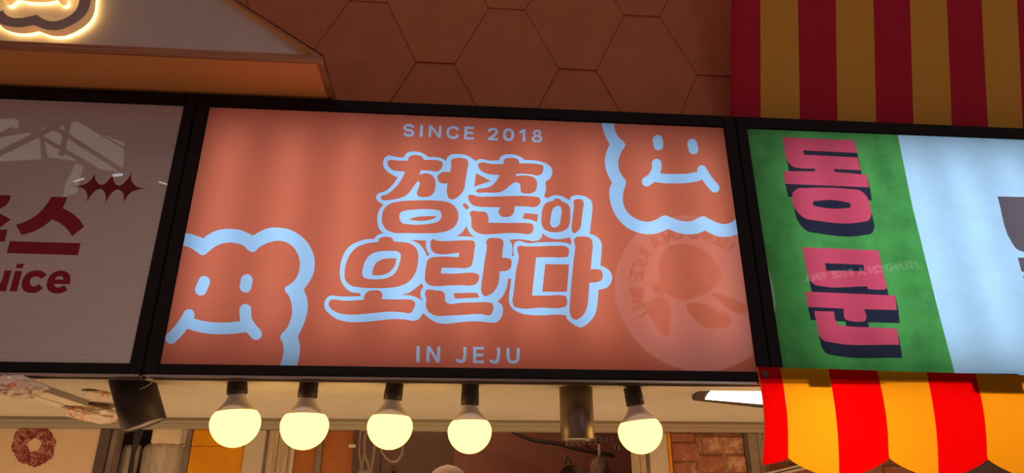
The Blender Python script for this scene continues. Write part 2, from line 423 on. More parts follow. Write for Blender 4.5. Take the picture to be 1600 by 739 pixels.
# coral letters
for cr, s in ((A, '487,160 490,145 510,138 560,142 635,142c 637,122 655,108 690,102 725,108 745,125 748,138c 800,138 855,142 885,158 883,180 872,205 850,220 800,216 728,213c 718,245c 745,236 780,236 810,250 830,280 833,320 825,365 800,395 755,406 715,402 700,385 705,355 717,320 715,293 700,298 680,325 650,365 620,395 570,415 500,427 450,425 438,410 445,397 470,390 500,375 540,340 580,290 605,245 613,222c 560,218 520,208 495,185'),
    (A, '955,132 985,124 1030,124 1060,135 1070,160 1062,210 1050,290 1035,360 1000,400 955,423 930,415 918,385 915,340 920,307c 880,307 858,295 848,270 855,245 880,228 938,225c 945,190 948,165 943,148'),
    (A, '445,570 450,525 470,480 510,452 580,436 700,430 830,430 900,437 950,455 985,490 998,530 993,580 970,620 920,650 860,663 750,667 620,665 530,663 480,640 455,610'),
    (B, '125,180 130,162 155,156 220,167 308,167c 310,148 318,130 345,124 385,124 415,138 422,162c 500,163 560,168 595,182 595,205 585,235 572,246 500,242 430,238 400,243 398,255c 420,252 480,250 520,260 548,290 550,325 540,360 510,378 465,380 435,370 430,345 425,312 405,300 385,302 360,318 330,345 290,368 240,374 170,372 120,372 108,360 125,348 170,342 220,325 255,290 280,246c 215,242 165,228 135,205'),
    (B, '52,405 60,390 85,390 120,400 200,402 350,398 450,397 530,402 565,410 575,430 570,455 545,475 480,475 388,472c 385,510 365,540 330,550 295,545 273,520 275,500 285,480c 200,478 130,475 80,460 58,430'),
    (B, '65,520 80,505 120,510 180,516 195,535 200,590c 300,592 420,592 480,593 515,600 525,625 515,660 495,673 440,668 360,665 240,672 150,673 105,655 80,625 75,590 76,560'),
    (B, '668,432c 675,420 700,417 720,425 728,436c 760,448 785,475 790,520 787,590 770,630 735,652 690,660 640,655 600,635 583,600 583,540 590,490 612,450 640,438'),
    (B, '815,430 840,420 870,422 885,440 882,490 872,570 862,630 840,655 820,667 803,655 800,620 808,540 816,470'),
    (Cc, '440,120c 445,100 470,88 500,86 530,95 545,118c 600,122 650,130 690,155 708,190 710,250 700,310 675,360 635,400 570,425 490,435 400,435 310,430 250,415 215,380 210,330 220,270 245,210 290,160 350,135'),
    (Cc, '103,535 112,518 135,512 180,518 250,520 342,514c 345,490 365,460 410,451 450,454 467,480 462,510c 560,512 640,512 675,518 690,540 683,570 660,603 600,600 520,595 430,602 330,612 240,615 170,605 125,580 105,555'),
    (Cc, '793,140 795,115 810,102 835,112 880,116 960,113 1060,111 1088,115 1095,130 1090,190 1082,250 1070,285 1043,297 960,297 872,297c 862,335c 960,337 1043,331 1090,332 1120,345 1123,375 1105,405 1080,416 1000,415 900,418 820,422 780,412 758,385 757,340 765,280 775,245 800,228 850,222 985,224c 988,195c 930,202 860,205 820,195 797,170'),
    (D, '130,115 145,98 185,95 225,98 245,115 243,160 237,230c 270,230 295,240 302,265 293,300 265,318 220,320c 218,370 205,420 180,460 145,485 115,488 97,465 95,420 105,350 118,250 133,150'),
    (Cc, '757,470 765,448 785,444 830,452 875,458 890,475 892,510 898,530 915,540 1000,534 1100,532 1183,532 1213,540 1221,565 1213,600 1198,618 1143,612 1043,615 1000,618 900,622 845,625 800,610 770,580 762,545 766,515'),
    (D, '343,155 355,147 380,150 450,152 600,148 670,152 688,165 690,200 680,222 650,226 560,225 468,227c 440,486c 560,485 640,483 670,490 678,515 668,560 650,566 500,568 350,570 320,560 308,530 315,470 335,300 350,210 340,180'),
    (D, '725,105 740,90 780,84 820,88 845,105 852,140 848,200 838,308c 880,306 910,315 920,345 912,380 880,395 830,398c 825,470 815,560 800,600 770,635 735,650 708,635 697,600 700,500 710,370 722,250 732,140'),
    (D, '530,272c 692,274c 678,460c 510,460c')):
    pen('base', cr, s)
# counters
pen('b', A, '572,550 580,520 610,505 680,496 760,493 830,497 865,507 877,535 870,565 845,585 790,598 710,605 640,602 590,590')
pen('base', A, '640,568c 680,553 740,545 842,542c 830,555 790,570 720,578')
pen('b', B, '655,520 670,485 695,470 718,475 727,500 722,550 712,600 690,622 660,622 645,600 648,560')
pen('b', Cc, '330,340 335,300 355,245 390,205 440,188 520,183 570,188 590,205 588,245 575,290 550,335 500,365 440,375 375,373 340,362')
pen('base', Cc, '397,347c 403,310 420,270 460,242 510,233 562,232c 558,265 540,300 510,330 460,347')
# clouds
pen('c', E_, '110,62c 135,68 165,72 195,82 220,92c 255,68 300,53 345,50 390,57 442,80c 480,58 520,45 550,44 600,52 650,78 690,120 712,170 716,210 705,260 667,320c 682,360 685,400 675,450 655,500 641,527c 650,570 648,610 630,680c 550,680c 562,652 575,610 577,580 572,553 563,535 568,518 585,500 605,465 615,420 612,380 600,345 585,326 584,312 600,300 625,280 645,240 650,200 640,160 615,125 580,106 545,103 500,115 465,135 448,151 437,153 425,148 400,125 360,112 320,112 280,125 245,150 226,165 212,166 195,155 170,138 135,125 110,125c')
pens('c', E_, '225,285 218,300 210,320', 26); pens('c', E_, '414,277 412,290 408,307', 26)
pens('c', E_, '157,432 140,462 112,500 77,536', 25.5); pens('c', E_, '150,466 200,481 250,490 300,492 350,490 405,483', 26)
pens('c', E_, '408,409 408,435 414,462 430,488 455,517', 26)
pen('c2', F_, '58,50c 128,50c 128,80 135,115 150,143 172,162 183,178 180,192 165,212 155,235 148,280 158,320 172,342 187,365 186,380 177,405 171,440 172,470 185,505 210,535 250,558 300,567 340,555 365,540 385,535 405,543 420,548 460,562 500,566 535,556 560,543 580,540 600,551 615,558 650,573 690,578 720,568 745,545 760,525c 775,640c 750,632 700,643 650,640 610,625 583,611c 560,622 510,630 460,625 420,612 395,603c 360,620 310,630 250,622 190,595 145,550 118,500 104,440 105,400 117,370c 95,330 82,280 83,240 95,200 105,178c 85,140 70,100')
pens('c2', F_, '346,156 348,170 349,183', 25); pens('c2', F_, '519,175 523,190 526,204', 24.5)
pens('c2', F_, '341,275 341,295 334,320 318,345 290,366', 24); pens('c2', F_, '335,343 370,349 410,351 450,351 500,348 550,339', 23.5)
pens('c2', F_, '568,307 578,325 600,358 633,397', 23.5)
# SINCE 2018
S1 = (600, 180, 5.714); r = 11.0
def pl(crop, s, r, cap='flat'): pens('t', crop, s, r, cap)
pl(S1, '262,112 250,96 222,88 195,94 184,110 194,126 222,134 248,142 259,158 250,174 222,181 194,174 180,158', r)
pl(S1, '337,87 331,191', r + 1)
for s in ('413,90 408,194', '504,95 496,200'): pl(S1, s, r)
pen('t', S1, '403,92c 427,92c 508,200c 484,200c')
pl(S1, '661,132 648,115 620,108 590,115 572,135 568,155 576,180 596,196 620,201 645,194 662,176', r)
pl(S1, '731,103 727,212', r + 1); pl(S1, '727,111c 804,113c', 9.5); pl(S1, '727,156c 797,158c', 9.5); pl(S1, '727,206c 802,207c', 9.5)
pl(S1, '937,150 942,133 960,124 985,124 1003,135 1005,152 992,172 965,192 938,212', r - 0.5); pl(S1, '928,213c 1017,215c', 9.5)
pen('t', S1, '1063,175 1072,137 1095,119 1118,119 1145,130 1161,155 1161,185 1150,213 1128,229 1105,230 1080,222 1066,202')
pen('base', S1, '1087,175 1092,150 1105,139 1120,140 1134,152 1138,178 1132,198 1118,209 1105,208 1092,197')
pen('t', S1, '1240,124c 1264,126c 1260,234c 1236,233c 1239,152c 1210,166c 1206,147c')
pen('t', S1, '1330,158 1340,137 1365,130 1392,136 1405,155 1400,172 1391,181 1408,193 1414,212 1402,233 1370,241 1335,236 1319,215 1323,195 1341,181 1332,171')
pen('base', S1, '1350,162 1358,150 1368,148 1380,152 1384,164 1377,174 1366,176 1355,172'); pen('base', S1, '1342,208 1352,195 1367,192 1384,198 1390,210 1382,220 1366,223 1350,219')
# IN JEJU
S2 = (620, 520, 7.273)
pl(S2, '243,152c 237,334c', 19)
for s in ('360,152c 350,334c', '479,157c 471,337c'): pl(S2, s, 17.5)
pen('t', S2, '345,154c 380,152c 490,338c 452,338c')
def jay(dx, dy):
    pen('t', S2, ' '.join('%d,%d%s' % (x + dx, y + dy, c) for x, y, c in ((756,160,'c'),(792,162,'c'),(786,285,''),(778,318,''),(755,338,''),(722,344,''),(690,334,''),(668,305,'c'),(695,290,'c'),(706,304,''),(724,309,''),(742,303,''),(750,285,''))))
jay(0, 0); jay(382, 7)
pl(S2, '886,160c 883,344c', 18); 
for s in ('880,174c 990,176c', '880,251c 982,252c', '880,328c 990,330c'): pl(S2, s, 15)
pl(S2, '1266,170c 1264,260 1270,300 1288,323 1320,332 1355,325 1374,300 1378,260 1381,174c', 18)
M['coral'] = sheet('coral_film', (0.56, 0.142, 0.080)); M['coral_dim'] = M['coral']
M['pale'] = sheet('pale_blue_film', (0.36, 0.65, 0.97)); M['txt'] = sheet('pale_blue_film_small', (0.38, 0.58, 0.86))
layered((-0.015, ZB - 0.015, 1.515, ZB + H + 0.015), L1, 0.0, tm,
        {'base': ('panel', M['coral']), 'b': ('lettering', M['pale']), 't': ('lettering', M['txt']), 'c': ('smiling_cloud_print', M['pale']), 'c2': ('smiling_cloud_print#2', M['pale'])})

# ---- left sign print
G = (0, 290, 3.8875); G2 = (120, 250, 9.238); L1 = []
pen('r', G, '315,67c 409,70c 398,100 381,137c 410,150 455,180 490,215 511,250c 438,307c 410,268 370,232 318,205c 270,243 200,280 132,301c 97,238c 150,220 220,180 270,130')
pen('r', G, '60,337c 490,350c 473,423c 40,410c')
pen('r', G, '-330,50c 66,58c 60,85 40,115 0,145 -10,165c 20,180 66,205c 5,252c -30,225 -70,205 -120,200 -170,235 -230,250 -290,262c -320,200c -240,185 -180,150 -140,120c -330,118c')
pen('r', G, '-370,255c 46,268c 28,340c -150,336c -160,410c -240,410c -230,334c -385,328c')
# uice with the cut-off first letters running out of the frame
pen('r', G, '104,475c 148,475c 138,502c 95,500c'); pen('r', G, '92,517c 136,518c 102,643c 57,642c')
pen('r', G, '28,514c 71,515c 36,642c -8,641c -5,628 -30,645 -62,640 -80,620 -75,590 -58,513c -14,513c -28,570 -30,592 -22,604 -5,600 8,580')
pen('r', G, '283,541 262,523 225,515 185,522 150,548 133,590 133,618 150,642 190,652 225,648 262,622c 235,598c 218,610 200,612 185,600 182,585 190,562 215,552 235,556 247,568c')
pen('r', G, '425,598c 428,570 425,545 405,524 370,516 330,525 298,555 284,598 290,632 315,650 350,655 385,648 411,631c 390,603c 370,615 350,618 335,612 328,598c')
pen('base', G, '333,570c 345,556 362,550 378,554 385,570c')
pen('r', G, '-165,475c -118,475c -126,502c -174,500c'); pen('r', G, '-178,516c -132,517c -170,660 -190,690 -235,698c -228,662c -210,655 -205,640')
pen('s', G2, '275,135c 262,190 235,245 185,305 110,350 40,368 -130,370c 0,388 60,398 110,425 145,480 152,540 145,620 132,685c 150,610 180,545 230,480 290,430 335,415c 345,360c 300,325 270,280 260,220')
pen('s', G2, '543,103c 525,190 500,240 450,300 400,345 345,362c 335,415c 385,440 410,490 418,550 410,630 397,690c 425,600 455,540 500,480 560,435 600,425c 612,372c 565,350 535,310 525,260 527,190')
pen('s', G2, '800,110c 780,190 750,250 700,310 650,355 612,372c 600,425c 640,445 670,490 680,560 672,640 660,700c 680,620 700,570 740,510 790,465 850,435 930,420 1080,416c 960,408 880,392 830,355 798,310 785,260 787,190')
M['milk'] = sheet('milky_sheet', (0.80, 0.76, 0.78), lines=0.35, dirtcol=(0.62, 0.56, 0.56), trans=0.25); M['milk_red'] = sheet('dark_red_film', (0.36, 0.01, 0.045), trans=0.25); M['star_red'] = sheet('maroon_film', (0.27, 0.006, 0.02), trans=0.25)
layered((-1.675, ZB - 0.015, -0.055, ZB + H + 0.015), L1, 0.0, tl,
        {'base': ('panel', M['milk']), 'r': ('lettering', M['milk_red']), 's': ('star_print', M['star_red'])})

# ---- right sign print
Hc = (1150, 180, 3.359); I_ = (1150, 370, 3.214); L1 = []
L1.append(('w', to_plane([(1398.5, 190), (1700, 190), (1720, 600), (1496, 600), (1491, 580), (1462, 470), (1425, 320)], 0.0)))
mag = [(Hc, '245,115c 622,132c 637,198c 352,184c 357,207c 640,222c 655,288c 513,282c 517,298c 688,312c 698,378c 258,360c 248,293c 415,295c 415,280c 340,278 300,270 275,250 262,220c'),
       (Hc, '295,440 300,405 325,385 370,382 600,388 650,395 685,425 705,480 710,525 698,550 660,560 420,552 360,540 325,510 303,475'),
       (I_, '332,52c 715,68c 757,250c 752,262 740,264 662,262c 660,248c 430,248 395,240 370,215 355,165c'),
       (I_, '350,275c 800,295c 808,368c 643,363c 655,405 648,422 630,426 575,422 552,416 540,360c 360,352c'),
       (I_, '393,373c 492,375c 500,420 512,440 540,447 600,452c 808,460c 820,542c 480,530 440,520 415,490c')]
cnt = [(Hc, '402,462 408,452 420,450 580,457 598,463 602,474 598,484 580,487 430,480 410,475'), (I_, '447,132c 640,140c 645,173c 453,170c')]
off = (4.6, 20.5)
for cr, s in mag:
    p = spline(s, *cr)
    for k in range(12, 0, -1):
        f = k / 12; L1.append(('k', to_plane([(q[0] + off[0] * f, q[1] + off[1] * f) for q in p], 0.0)))
for cr, s in mag: L1.append(('m', to_plane(spline(s, *cr), 0.0)))
for cr, s in cnt: L1.append(('k', to_plane(spline(s, *cr), 0.0)))
L1.append(('g', to_plane(spline('168,117c 700,128c 700,420c 420,500 350,495 300,475 265,430', 1520, 280, 4.347), 0.0)))
L1.append(('g', to_plane(spline('305,532c 700,540c 720,640c 332,628c', 1520, 280, 4.347), 0.0)))
L1.append(('g', to_plane(spline('342,655c 700,660c 710,800c 420,800 370,760', 1520, 280, 4.347), 0.0)))
M['green'] = sheet('green_film', (0.075, 0.33, 0.080), dirt=0.9, dscale=9, dirtcol=(0.03, 0.15, 0.045))
M['sky'] = sheet('ice_blue_film', (0.44, 0.68, 0.90), dirt=0.30, dscale=11, dirtcol=(0.33, 0.46, 0.52))
M['magenta'] = sheet('pink_film', (0.57, 0.072, 0.135)); M['navy'] = sheet('navy_film', (0.020, 0.024, 0.045)); M['greyf'] = sheet('grey_film', (0.115, 0.095, 0.115))
layered((1.556, ZB - 0.015, 3.095, ZB + H + 0.015), L1, 0.0, tr,
        {'base': ('panel', M['green']), 'w': ('panel', M['sky']), 'm': ('lettering', M['magenta']), 'k': ('lettering_shade', M['navy']), 'g': ('grey_lettering', M['greyf'])})

# metal channel under the boxes
for nm, x0, x1, lab in (('lamp_channel', -1.7, -0.045, 'thin metal channel under the unlit whitish sign box'),
                        ('lamp_channel', -0.030, XR + 0.3, 'thin shiny metal channel under the pink sign box, carrying the bulbs')):
    t = thing(nm, lab, 'channel', ((x0 + x1) / 2, 0.03, z_bot))
    box('channel_lip', x0, x1, 0.000, 0.006, z_bot - 0.0065, z_bot - 0.0005, M['alu'], t, 0.001)
    box('channel_base', x0, x1, 0.006, 0.044, z_bot - 0.004, z_bot - 0.0005, M['satin_black'], t)
    box('channel_lip', x0, x1, 0.038, 0.044, z_bot - 0.008, z_bot - 0.004, M['alu'], t, 0.001)

# ================================================================== BULBS AND SPOT LAMPS
def bulb(cx, cy, rad_px, sock, tilt, Yb, label):
    """cx,cy centre of the globe in the photo; sock = px of the socket top; tilt in degrees"""
    c = P(cx, cy, Yb); dist = (c - CAM).dot(FW); R_ = rad_px * dist / FPX * 0.965
    top = P(sock[0], sock[1], Yb - 0.002)
    ax = Vector((math.sin(math.radians(tilt)), 0, math.cos(math.radians(tilt))))
    t = thing('light_bulb', label, 'light bulb', c, group='globe bulbs under the pink sign')
    # glowing globe up to the cut, plastic base above
    prof = [(0.0, -R_)]
    for k in range(1, 16):
        a = -PI / 2 + (PI / 2) * k / 15
        prof.append((R_ * math.cos(a), R_ * math.sin(a)))
    prof += [(R_ * a, R_ * b) for a, b in ((0.993, 0.08), (0.974, 0.16), (0.945, 0.235), (0.905, 0.31), (0.86, 0.375), (0.822, 0.42))]
    lathe('globe', prof, c, ax, M['glow'], t)
    h1 = R_ * 1.113
    prof = [(R_ * a, R_ * b) for a, b in ((0.822, 0.4195), (0.830, 0.424), (0.79, 0.475), (0.735, 0.535), (0.675, 0.60), (0.61, 0.67), (0.545, 0.74), (0.485, 0.82), (0.435, 0.90), (0.395, 0.98), (0.365, 1.05), (0.345, 1.113), (0.345, 1.16))]
    lathe('bulb_base', prof, c, ax, M['white_plastic'], t)
    top.z = min(top.z, ZS - 0.0012); rs = R_ * 0.415; s0 = c + ax * (h1 + 0.001)
    d = (top - s0); L_ = max(0.02, d.length); sax = d.normalized()
    lathe('lamp_socket', [(rs * 0.80, 0.0), (rs, 0.0015), (rs, L_ * 0.62), (rs * 0.97, L_ * 0.63), (rs * 0.97, L_)], s0, sax, M['socket'], t)
    return t
for a in ((368, 660, 39, (371, 597), -5, 0.075, 'leftmost lit globe bulb, just right of the tilted black spot lamp'),
          (476, 664.5, 38.2, (483, 598), -1, 0.072, 'second lit globe bulb from the left under the pink sign'),
          (609.5, 666, 36.4, (617, 599), 1.5, 0.075, 'third lit globe bulb from the left, with white cables hanging behind it'),
          (734, 673.3, 35.4, (735, 600), -1, 0.075, 'fourth lit globe bulb from the left, above the pale cap'),
          (1000, 673.5, 35.6, (987.5, 605), -6, 0.075, 'lit globe bulb furthest right, between the straight spot lamp and the flood lamp')):
    bulb(*a)

Yc = 0.105
c0, c1 = P(899.5, 598, Yc), P(902.5, 687, Yc); rr = 25.8 * (c0 - CAM).dot(FW) / FPX
t = thing('spot_lamp', 'straight dark metal cylinder spot lamp between the fourth and fifth bulbs', 'spot lamp', c1, group='cylinder spot lamps')
zt = ZS - 0.001
lathe('lamp_body', [(rr * 0.90, 0.018), (rr * 0.93, 0.0), (rr * 0.985, 0.0), (rr, 0.002), (rr, zt - c1.z - 0.001)], c1, (0, 0, 1), M['satin'], t, 56)
lathe('reflector', [(0.0, 0.030), (rr * 0.5, 0.024), (rr * 0.91, 0.004)], c1, (0, 0, 1), M['reflector'], t, 40)
p0, p1 = P(207.5, 597, 0.100), P(226, 664.5, 0.1145); ax = (p0 - p1).normalized()
rr = 33.2 * (p1 - CAM).dot(FW) / FPX * 0.955
t = thing('spot_lamp', 'tilted black cylinder spot lamp at the left end of the bulbs, showing its pale opening', 'spot lamp', p1, group='cylinder spot lamps')
lathe('lamp_body', [(rr * 0.94, 0.03), (rr * 0.955, 0.0), (rr, 0.0), (rr, (p0 - p1).length - 0.008)], p1, ax, M['satin_black'], t, 56)
bd = t.children[0]; me_ = bd.data
for v in me_.vertices[-56:]:      # the top runs up to the soffit
    v.co += ax * ((ZS - 0.0015 - v.co.z) / ax.z)
me_.update()
lathe('reflector', [(0.0, 0.012), (rr * 0.94, 0.003)], p1, ax, M['reflector'], t, 40)
tube('swivel_arm', [p0 - ax * 0.012, p0 - ax * 0.004 + Vector((0, 0, 0.0)), Vector((p0.x, p0.y, ZS - 0.0005))], 0.008, M['satin_black'], t)

# LED flood lamp half hidden by the valance
fl = thing('flood_lamp', 'lit rectangular flood lamp under the soffit, half behind the striped valance', 'flood lamp', P(1150, 622, 0.16))
qa, qb, qc_ = P(1093, 607.5, 0.13), P(1240, 611, 0.13), P(1083, 625.5, 0.20)
nrm = (qb - qa).cross(qc_ - qa).normalized(); nrm = nrm if nrm.y > 0 else -nrm
def onp(x, y, off=0.0): return PN(x, y, qa + nrm * off, nrm)
q = [onp(1093, 607.5), onp(1240, 611), onp(1240, 643), onp(1083, 625.5)]
hexa('lamp_housing', q, [Vector((v.x, v.y + 0.012, min(v.z + 0.012, ZS - 0.001))) for v in q], M['satin_black'], fl)
q2 = [onp(1111, 608.8, -0.002), onp(1236, 612.0, -0.002), onp(1236, 635.5, -0.002), onp(1102, 624, -0.002)]
hexa('lamp_glass', q2, [v + nrm * 0.0018 for v in q2], emit('flood_lamp_light', (1.0, 0.72, 0.40), 9.0), fl)
area('flood_light', q2[1].lerp(q2[2], 0.5) - nrm * 0.004, -nrm, 0.12, 0.03, 1.2, (1.0, 0.66, 0.34), fl)
mL = emit('led_dot_light', (1.0, 0.86, 0.6), 16.0)
for j in range(2):
    for i in range(11):
        u, v = (i + 0.6) / 11.3, 0.3 + 0.4 * j
        p = (q2[0].lerp(q2[1], u)).lerp(q2[3].lerp(q2[2], u), v)
        lathe('led', [(0.0, 0.0012), (0.0034, 0.0006), (0.0034, 0.0)], p, -nrm, mL, fl, 10)
for u in (0.1, 0.85):
    p = q[0].lerp(q[1], u) + nrm * 0.006
    tube('bracket', [p, Vector((p.x, p.y + 0.01, ZS - 0.0005))], 0.006, M['satin_black'], fl)

# strip lamp holder along the soffit at left with taped plastic wrappers
ZF = ZS - 0.015
st = thing('strip_lamp', 'unlit cream strip lamp holder running back along the soffit at far left', 'strip lamp', PZ(90, 622, ZF))
a, b_, c_, d_ = PZ(95, 638, ZF), PZ(12, 612, ZF), PZ(48, 604.5, ZF), PZ(137.5, 634, ZF)
M['strip'] = mat('cream_lamp_enamel', (0.72, 0.66, 0.52), 0.5); M['strip_side'] = mat('grey_lamp_side', (0.30, 0.28, 0.25), 0.5)
def lerp4(u, v): return b_.lerp(c_, u).lerp(a.lerp(d_, u), v)
def rail(nm, u0, u1, z0, z1, m):
    lo = [lerp4(u0, 0), lerp4(u1, 0), lerp4(u1, 1), lerp4(u0, 1)]
    hexa(nm, [Vector((p.x, p.y, z0)) for p in lo], [Vector((p.x, p.y, z1)) for p in lo], m, st)
rail('lamp_cover', 0.0, 0.36, ZF, ZS - 0.001, M['strip']); rail('groove', 0.36, 0.46, ZF + 0.006, ZS - 0.001, M['strip_side'])
rail('lamp_cover', 0.46, 0.95, ZF, ZS - 0.001, M['strip']); rail('lamp_side', 0.951, 1.0, ZF, ZS - 0.001, M['strip_side'])

def crumple(name, c, sx, sy, sz, seed, m, parent=None, rot=0.0, sub=4, pull=None, amp=0.35):
    bm = bmesh.new(); bmesh.ops.create_icosphere(bm, subdivisions=sub, radius=1.0); o = Vector((seed * 3.1, seed, 0))
    for v in bm.verts:
        n = noise.noise(v.co * 1.6 + o) * amp + abs(noise.noise(v.co * 4.5 + o)) * amp * 0.6
        p = v.co * (1 + n)
        if pull: p.x += pull * abs(p.y)
        p = Vector((p.x * sx, p.y * sy, p.z * sz)); p.rotate(Matrix.Rotation(rot, 3, 'Y')); v.co = c + p
        v.co.z = min(v.co.z, ZS - 0.0008)
    return frombm(name, bm, m, parent, smooth=False)
M['wrap'] = mat('cloudy_plastic_wrap', (0.74, 0.62, 0.50), 0.30, grain=0.25, gscale=25, bump=0.5, bscale=60)
def wrapmat():
    m = mat('cloudy_plastic_wrap_printed', (0.76, 0.66, 0.54), 0.3, bump=0.4, bscale=60)
    nt = m.node_tree; N, L = nt.nodes, nt.links; b = N['Principled BSDF']; tc = N.new('ShaderNodeTexCoord')
    w = N.new('ShaderNodeTexVoronoi'); w.feature = 'DISTANCE_TO_EDGE'; w.inputs['Scale'].default_value = 34
    n = N.new('ShaderNodeTexNoise'); n.inputs['Scale'].default_value = 16
    a1_ = N.new('ShaderNodeMath'); a1_.operation = 'LESS_THAN'; a1_.inputs[1].default_value = 0.05
    a2_ = N.new('ShaderNodeMath'); a2_.operation = 'GREATER_THAN'; a2_.inputs[1].default_value = 0.56
    a3 = N.new('ShaderNodeMath'); a3.operation = 'MULTIPLY'; mx = N.new('ShaderNodeMix'); mx.data_type = 'RGBA'
    L.new(tc.outputs['Object'], w.inputs['Vector']); L.new(tc.outputs['Object'], n.inputs['Vector']); L.new(w.outputs['Distance'], a1_.inputs[0]); L.new(n.outputs[0], a2_.inputs[0])
    L.new(a1_.outputs[0], a3.inputs[0]); L.new(a2_.outputs[0], a3.inputs[1]); L.new(a3.outputs[0], mx.inputs[0])
    mx.inputs[6].default_value = (0.74, 0.62, 0.50, 1); mx.inputs[7].default_value = (0.75, 0.20, 0.05, 1); L.new(mx.outputs[2], b.inputs['Base Color'])
    return m
M['wrap'] = wrapmat()
c = PZ(24, 604, ZF - 0.014)
tag(crumple('plastic_wrapper', c, 0.060, 0.05, 0.024, 2, M['wrap'], rot=0.12), 'crumpled cloudy plastic wrapper taped over the near end of the strip lamp', 'wrapper', 'plastic wrappers on the strip lamp')
c = PZ(143, 645, ZF - 0.010)
tag(crumple('plastic_wrapper', c, 0.080, 0.07, 0.025, 5, M['wrap'], rot=0.10), 'crumpled printed plastic wrapper at the strip lamp\'s far end, by the tilted spot lamp', 'wrapper', 'plastic wrappers on the strip lamp')
c = PZ(150, 616, ZS - 0.006)
tag(crumple('tape_scrap', c, 0.030, 0.05, 0.010, 9, M['wrap'], sub=3), 'loose plastic scrap stuck to the soffit above the printed wrapper', 'scrap')
# wire end hanging at the joint of the boxes
pts = [P(x, y, -0.004) for x, y in ((219, 589), (225, 586.5), (232, 590), (241, 594), (236, 599), (228, 604), (219, 608))]
tag(tube('wire_end', pts, 0.0009, mat('tinned_wire', (0.50, 0.42, 0.32), 0.5, 0.5), seg=8), 'short bent wire end at the lower joint between the whitish and pink signs', 'wire')

# ================================================================== HOUSE-SHAPED SIGN
zh = z_top + 0.012
Yh = PZ(505, 97.5, zh).y
M['ply'] = mat('plywood_edge', (0.50, 0.23, 0.12), 0.7, grain=0.35, gscale=30, stretch=(0.15, 1, 6), bump=0.2, bscale=80)
M['ply_orange'] = mat('orange_painted_board', (0.92, 0.46, 0.16), 0.75, bump=0.15, bscale=300)
M['face'] = mat('white_sign_face', (0.72, 0.66, 0.62), 0.6, grain=0.05, gscale=12)
M['bead'] = mat('cream_bead', (0.80, 0.62, 0.38), 0.6)
M['taupe'] = mat('taupe_letter_face', (0.50, 0.385, 0.36), 0.6); M['tan'] = mat('tan_letter_side', (0.80, 0.58, 0.40), 0.6)
M['tan'].node_tree.nodes['Principled BSDF'].inputs['Emission Color'].default_value = (1.0, 0.55, 0.22, 1)   # emission added so the tan letter sides look lit by the halo
M['tan'].node_tree.nodes['Principled BSDF'].inputs['Emission Strength'].default_value = 0.22
M['halo'] = emit('halo_light', (1.0, 0.62, 0.20), 4.2)
e0, e1 = P(505, 89.5, Yh), P(389.5, 13.8, Yh)
slope = (e1.z - e0.z) / (e1.x - e0.x); xr = e0.x; z0 = zh; zr = e0.z
xm = P(40, 40, Yh).x; xl = 2 * xm - xr; za = zr + slope * (xm - xr)
hs = thing('house_sign', 'house-shaped white sign with wooden edges and a halo-lit smiling cloud, above the left signs', 'sign', (xm, Yh, zh))
tk = P(505, 89.5, Yh).z - P(505, 100.5, Yh).z; tk = abs(tk)
n2 = Vector((-slope, 1.0)).normalized(); 
if n2.y < 0: n2 = -n2
def hp(x, z, y): return Vector((x, y, z))
yb2 = YW - 0.004
# boards
box('bottom_board', xl, xr, Yh, yb2, z0 - 0.001, z0 + tk, M['ply'], hs)
box('underside_lining', xl + 0.004, xr - 0.016, Yh + 0.006, yb2 - 0.001, z0 - 0.0035, z0 - 0.001, M['ply_orange'], hs)
th = 0.0095
def slopeboard(sg):
    X = lambda x: xm + sg * (x - xm)
    o = [(xr, zr), (xm, za), (xm, za - th * math.hypot(1, slope)), (xr - 0.0, zr - th * math.hypot(1, slope))]
    o = [(xr, z0 + tk), (xr, zr + 0.002), (xm, za), (xm, za - th * math.hypot(1, slope)), (xr - (th * math.hypot(1, slope) - (zr - z0 - tk)) / abs(slope), z0 + tk)]
    return hexan('roof_board', [(X(x), z) for x, z in o], Yh, yb2, M['ply'], hs)
def hexan(nm, o, y0, y1, m, parent=None):
    n = len(o); V = [(x, y0, z) for x, z in o] + [(x, y1, z) for x, z in o]
    return fromlists(nm, V, [tuple(range(n)), tuple(range(2 * n - 1, n - 1, -1))] + [(i, (i + 1) % n, n + (i + 1) % n, n + i) for i in range(n)], m, parent)
slopeboard(1); slopeboard(-1)
rec = 0.018; i0 = th * math.hypot(1, slope)
hexan('sign_face', [(xl + 0.02, z0 + tk * 0.7), (xr - 0.02, z0 + tk * 0.7), (xm, za - i0 + 0.004)], Yh + rec, Yh + rec + 0.006, M['face'], hs)
for sg in (1, -1):
    X = lambda x: xm + sg * (x - xm)
    xe = xr - (i0 - (zr - z0 - tk)) / abs(slope); bt = 0.0085
    hexan('bead', [(X(xe), z0 + tk), (X(xm), za - i0), (X(xm), za - i0 - bt), (X(xe - bt / abs(slope)), z0 + tk)], Yh + rec - 0.004, Yh + rec + 0.001, M['bead'], hs)
for sg in (1, -1):      # golden strips under the roof boards paint the light on their inner faces
    X = lambda x: xm + sg * (x - xm)
    hexan('roof_glow_strip', [(X(xe), z0 + tk), (X(xm), za - i0), (X(xm), za - i0 - 0.0012), (X(xe - 0.0012 / abs(slope)), z0 + tk)], Yh + 0.001, Yh + rec - 0.0045, mat('painted_roof_glow_%d' % (sg + 1), (0.90, 0.50, 0.14), 0.6), hs)
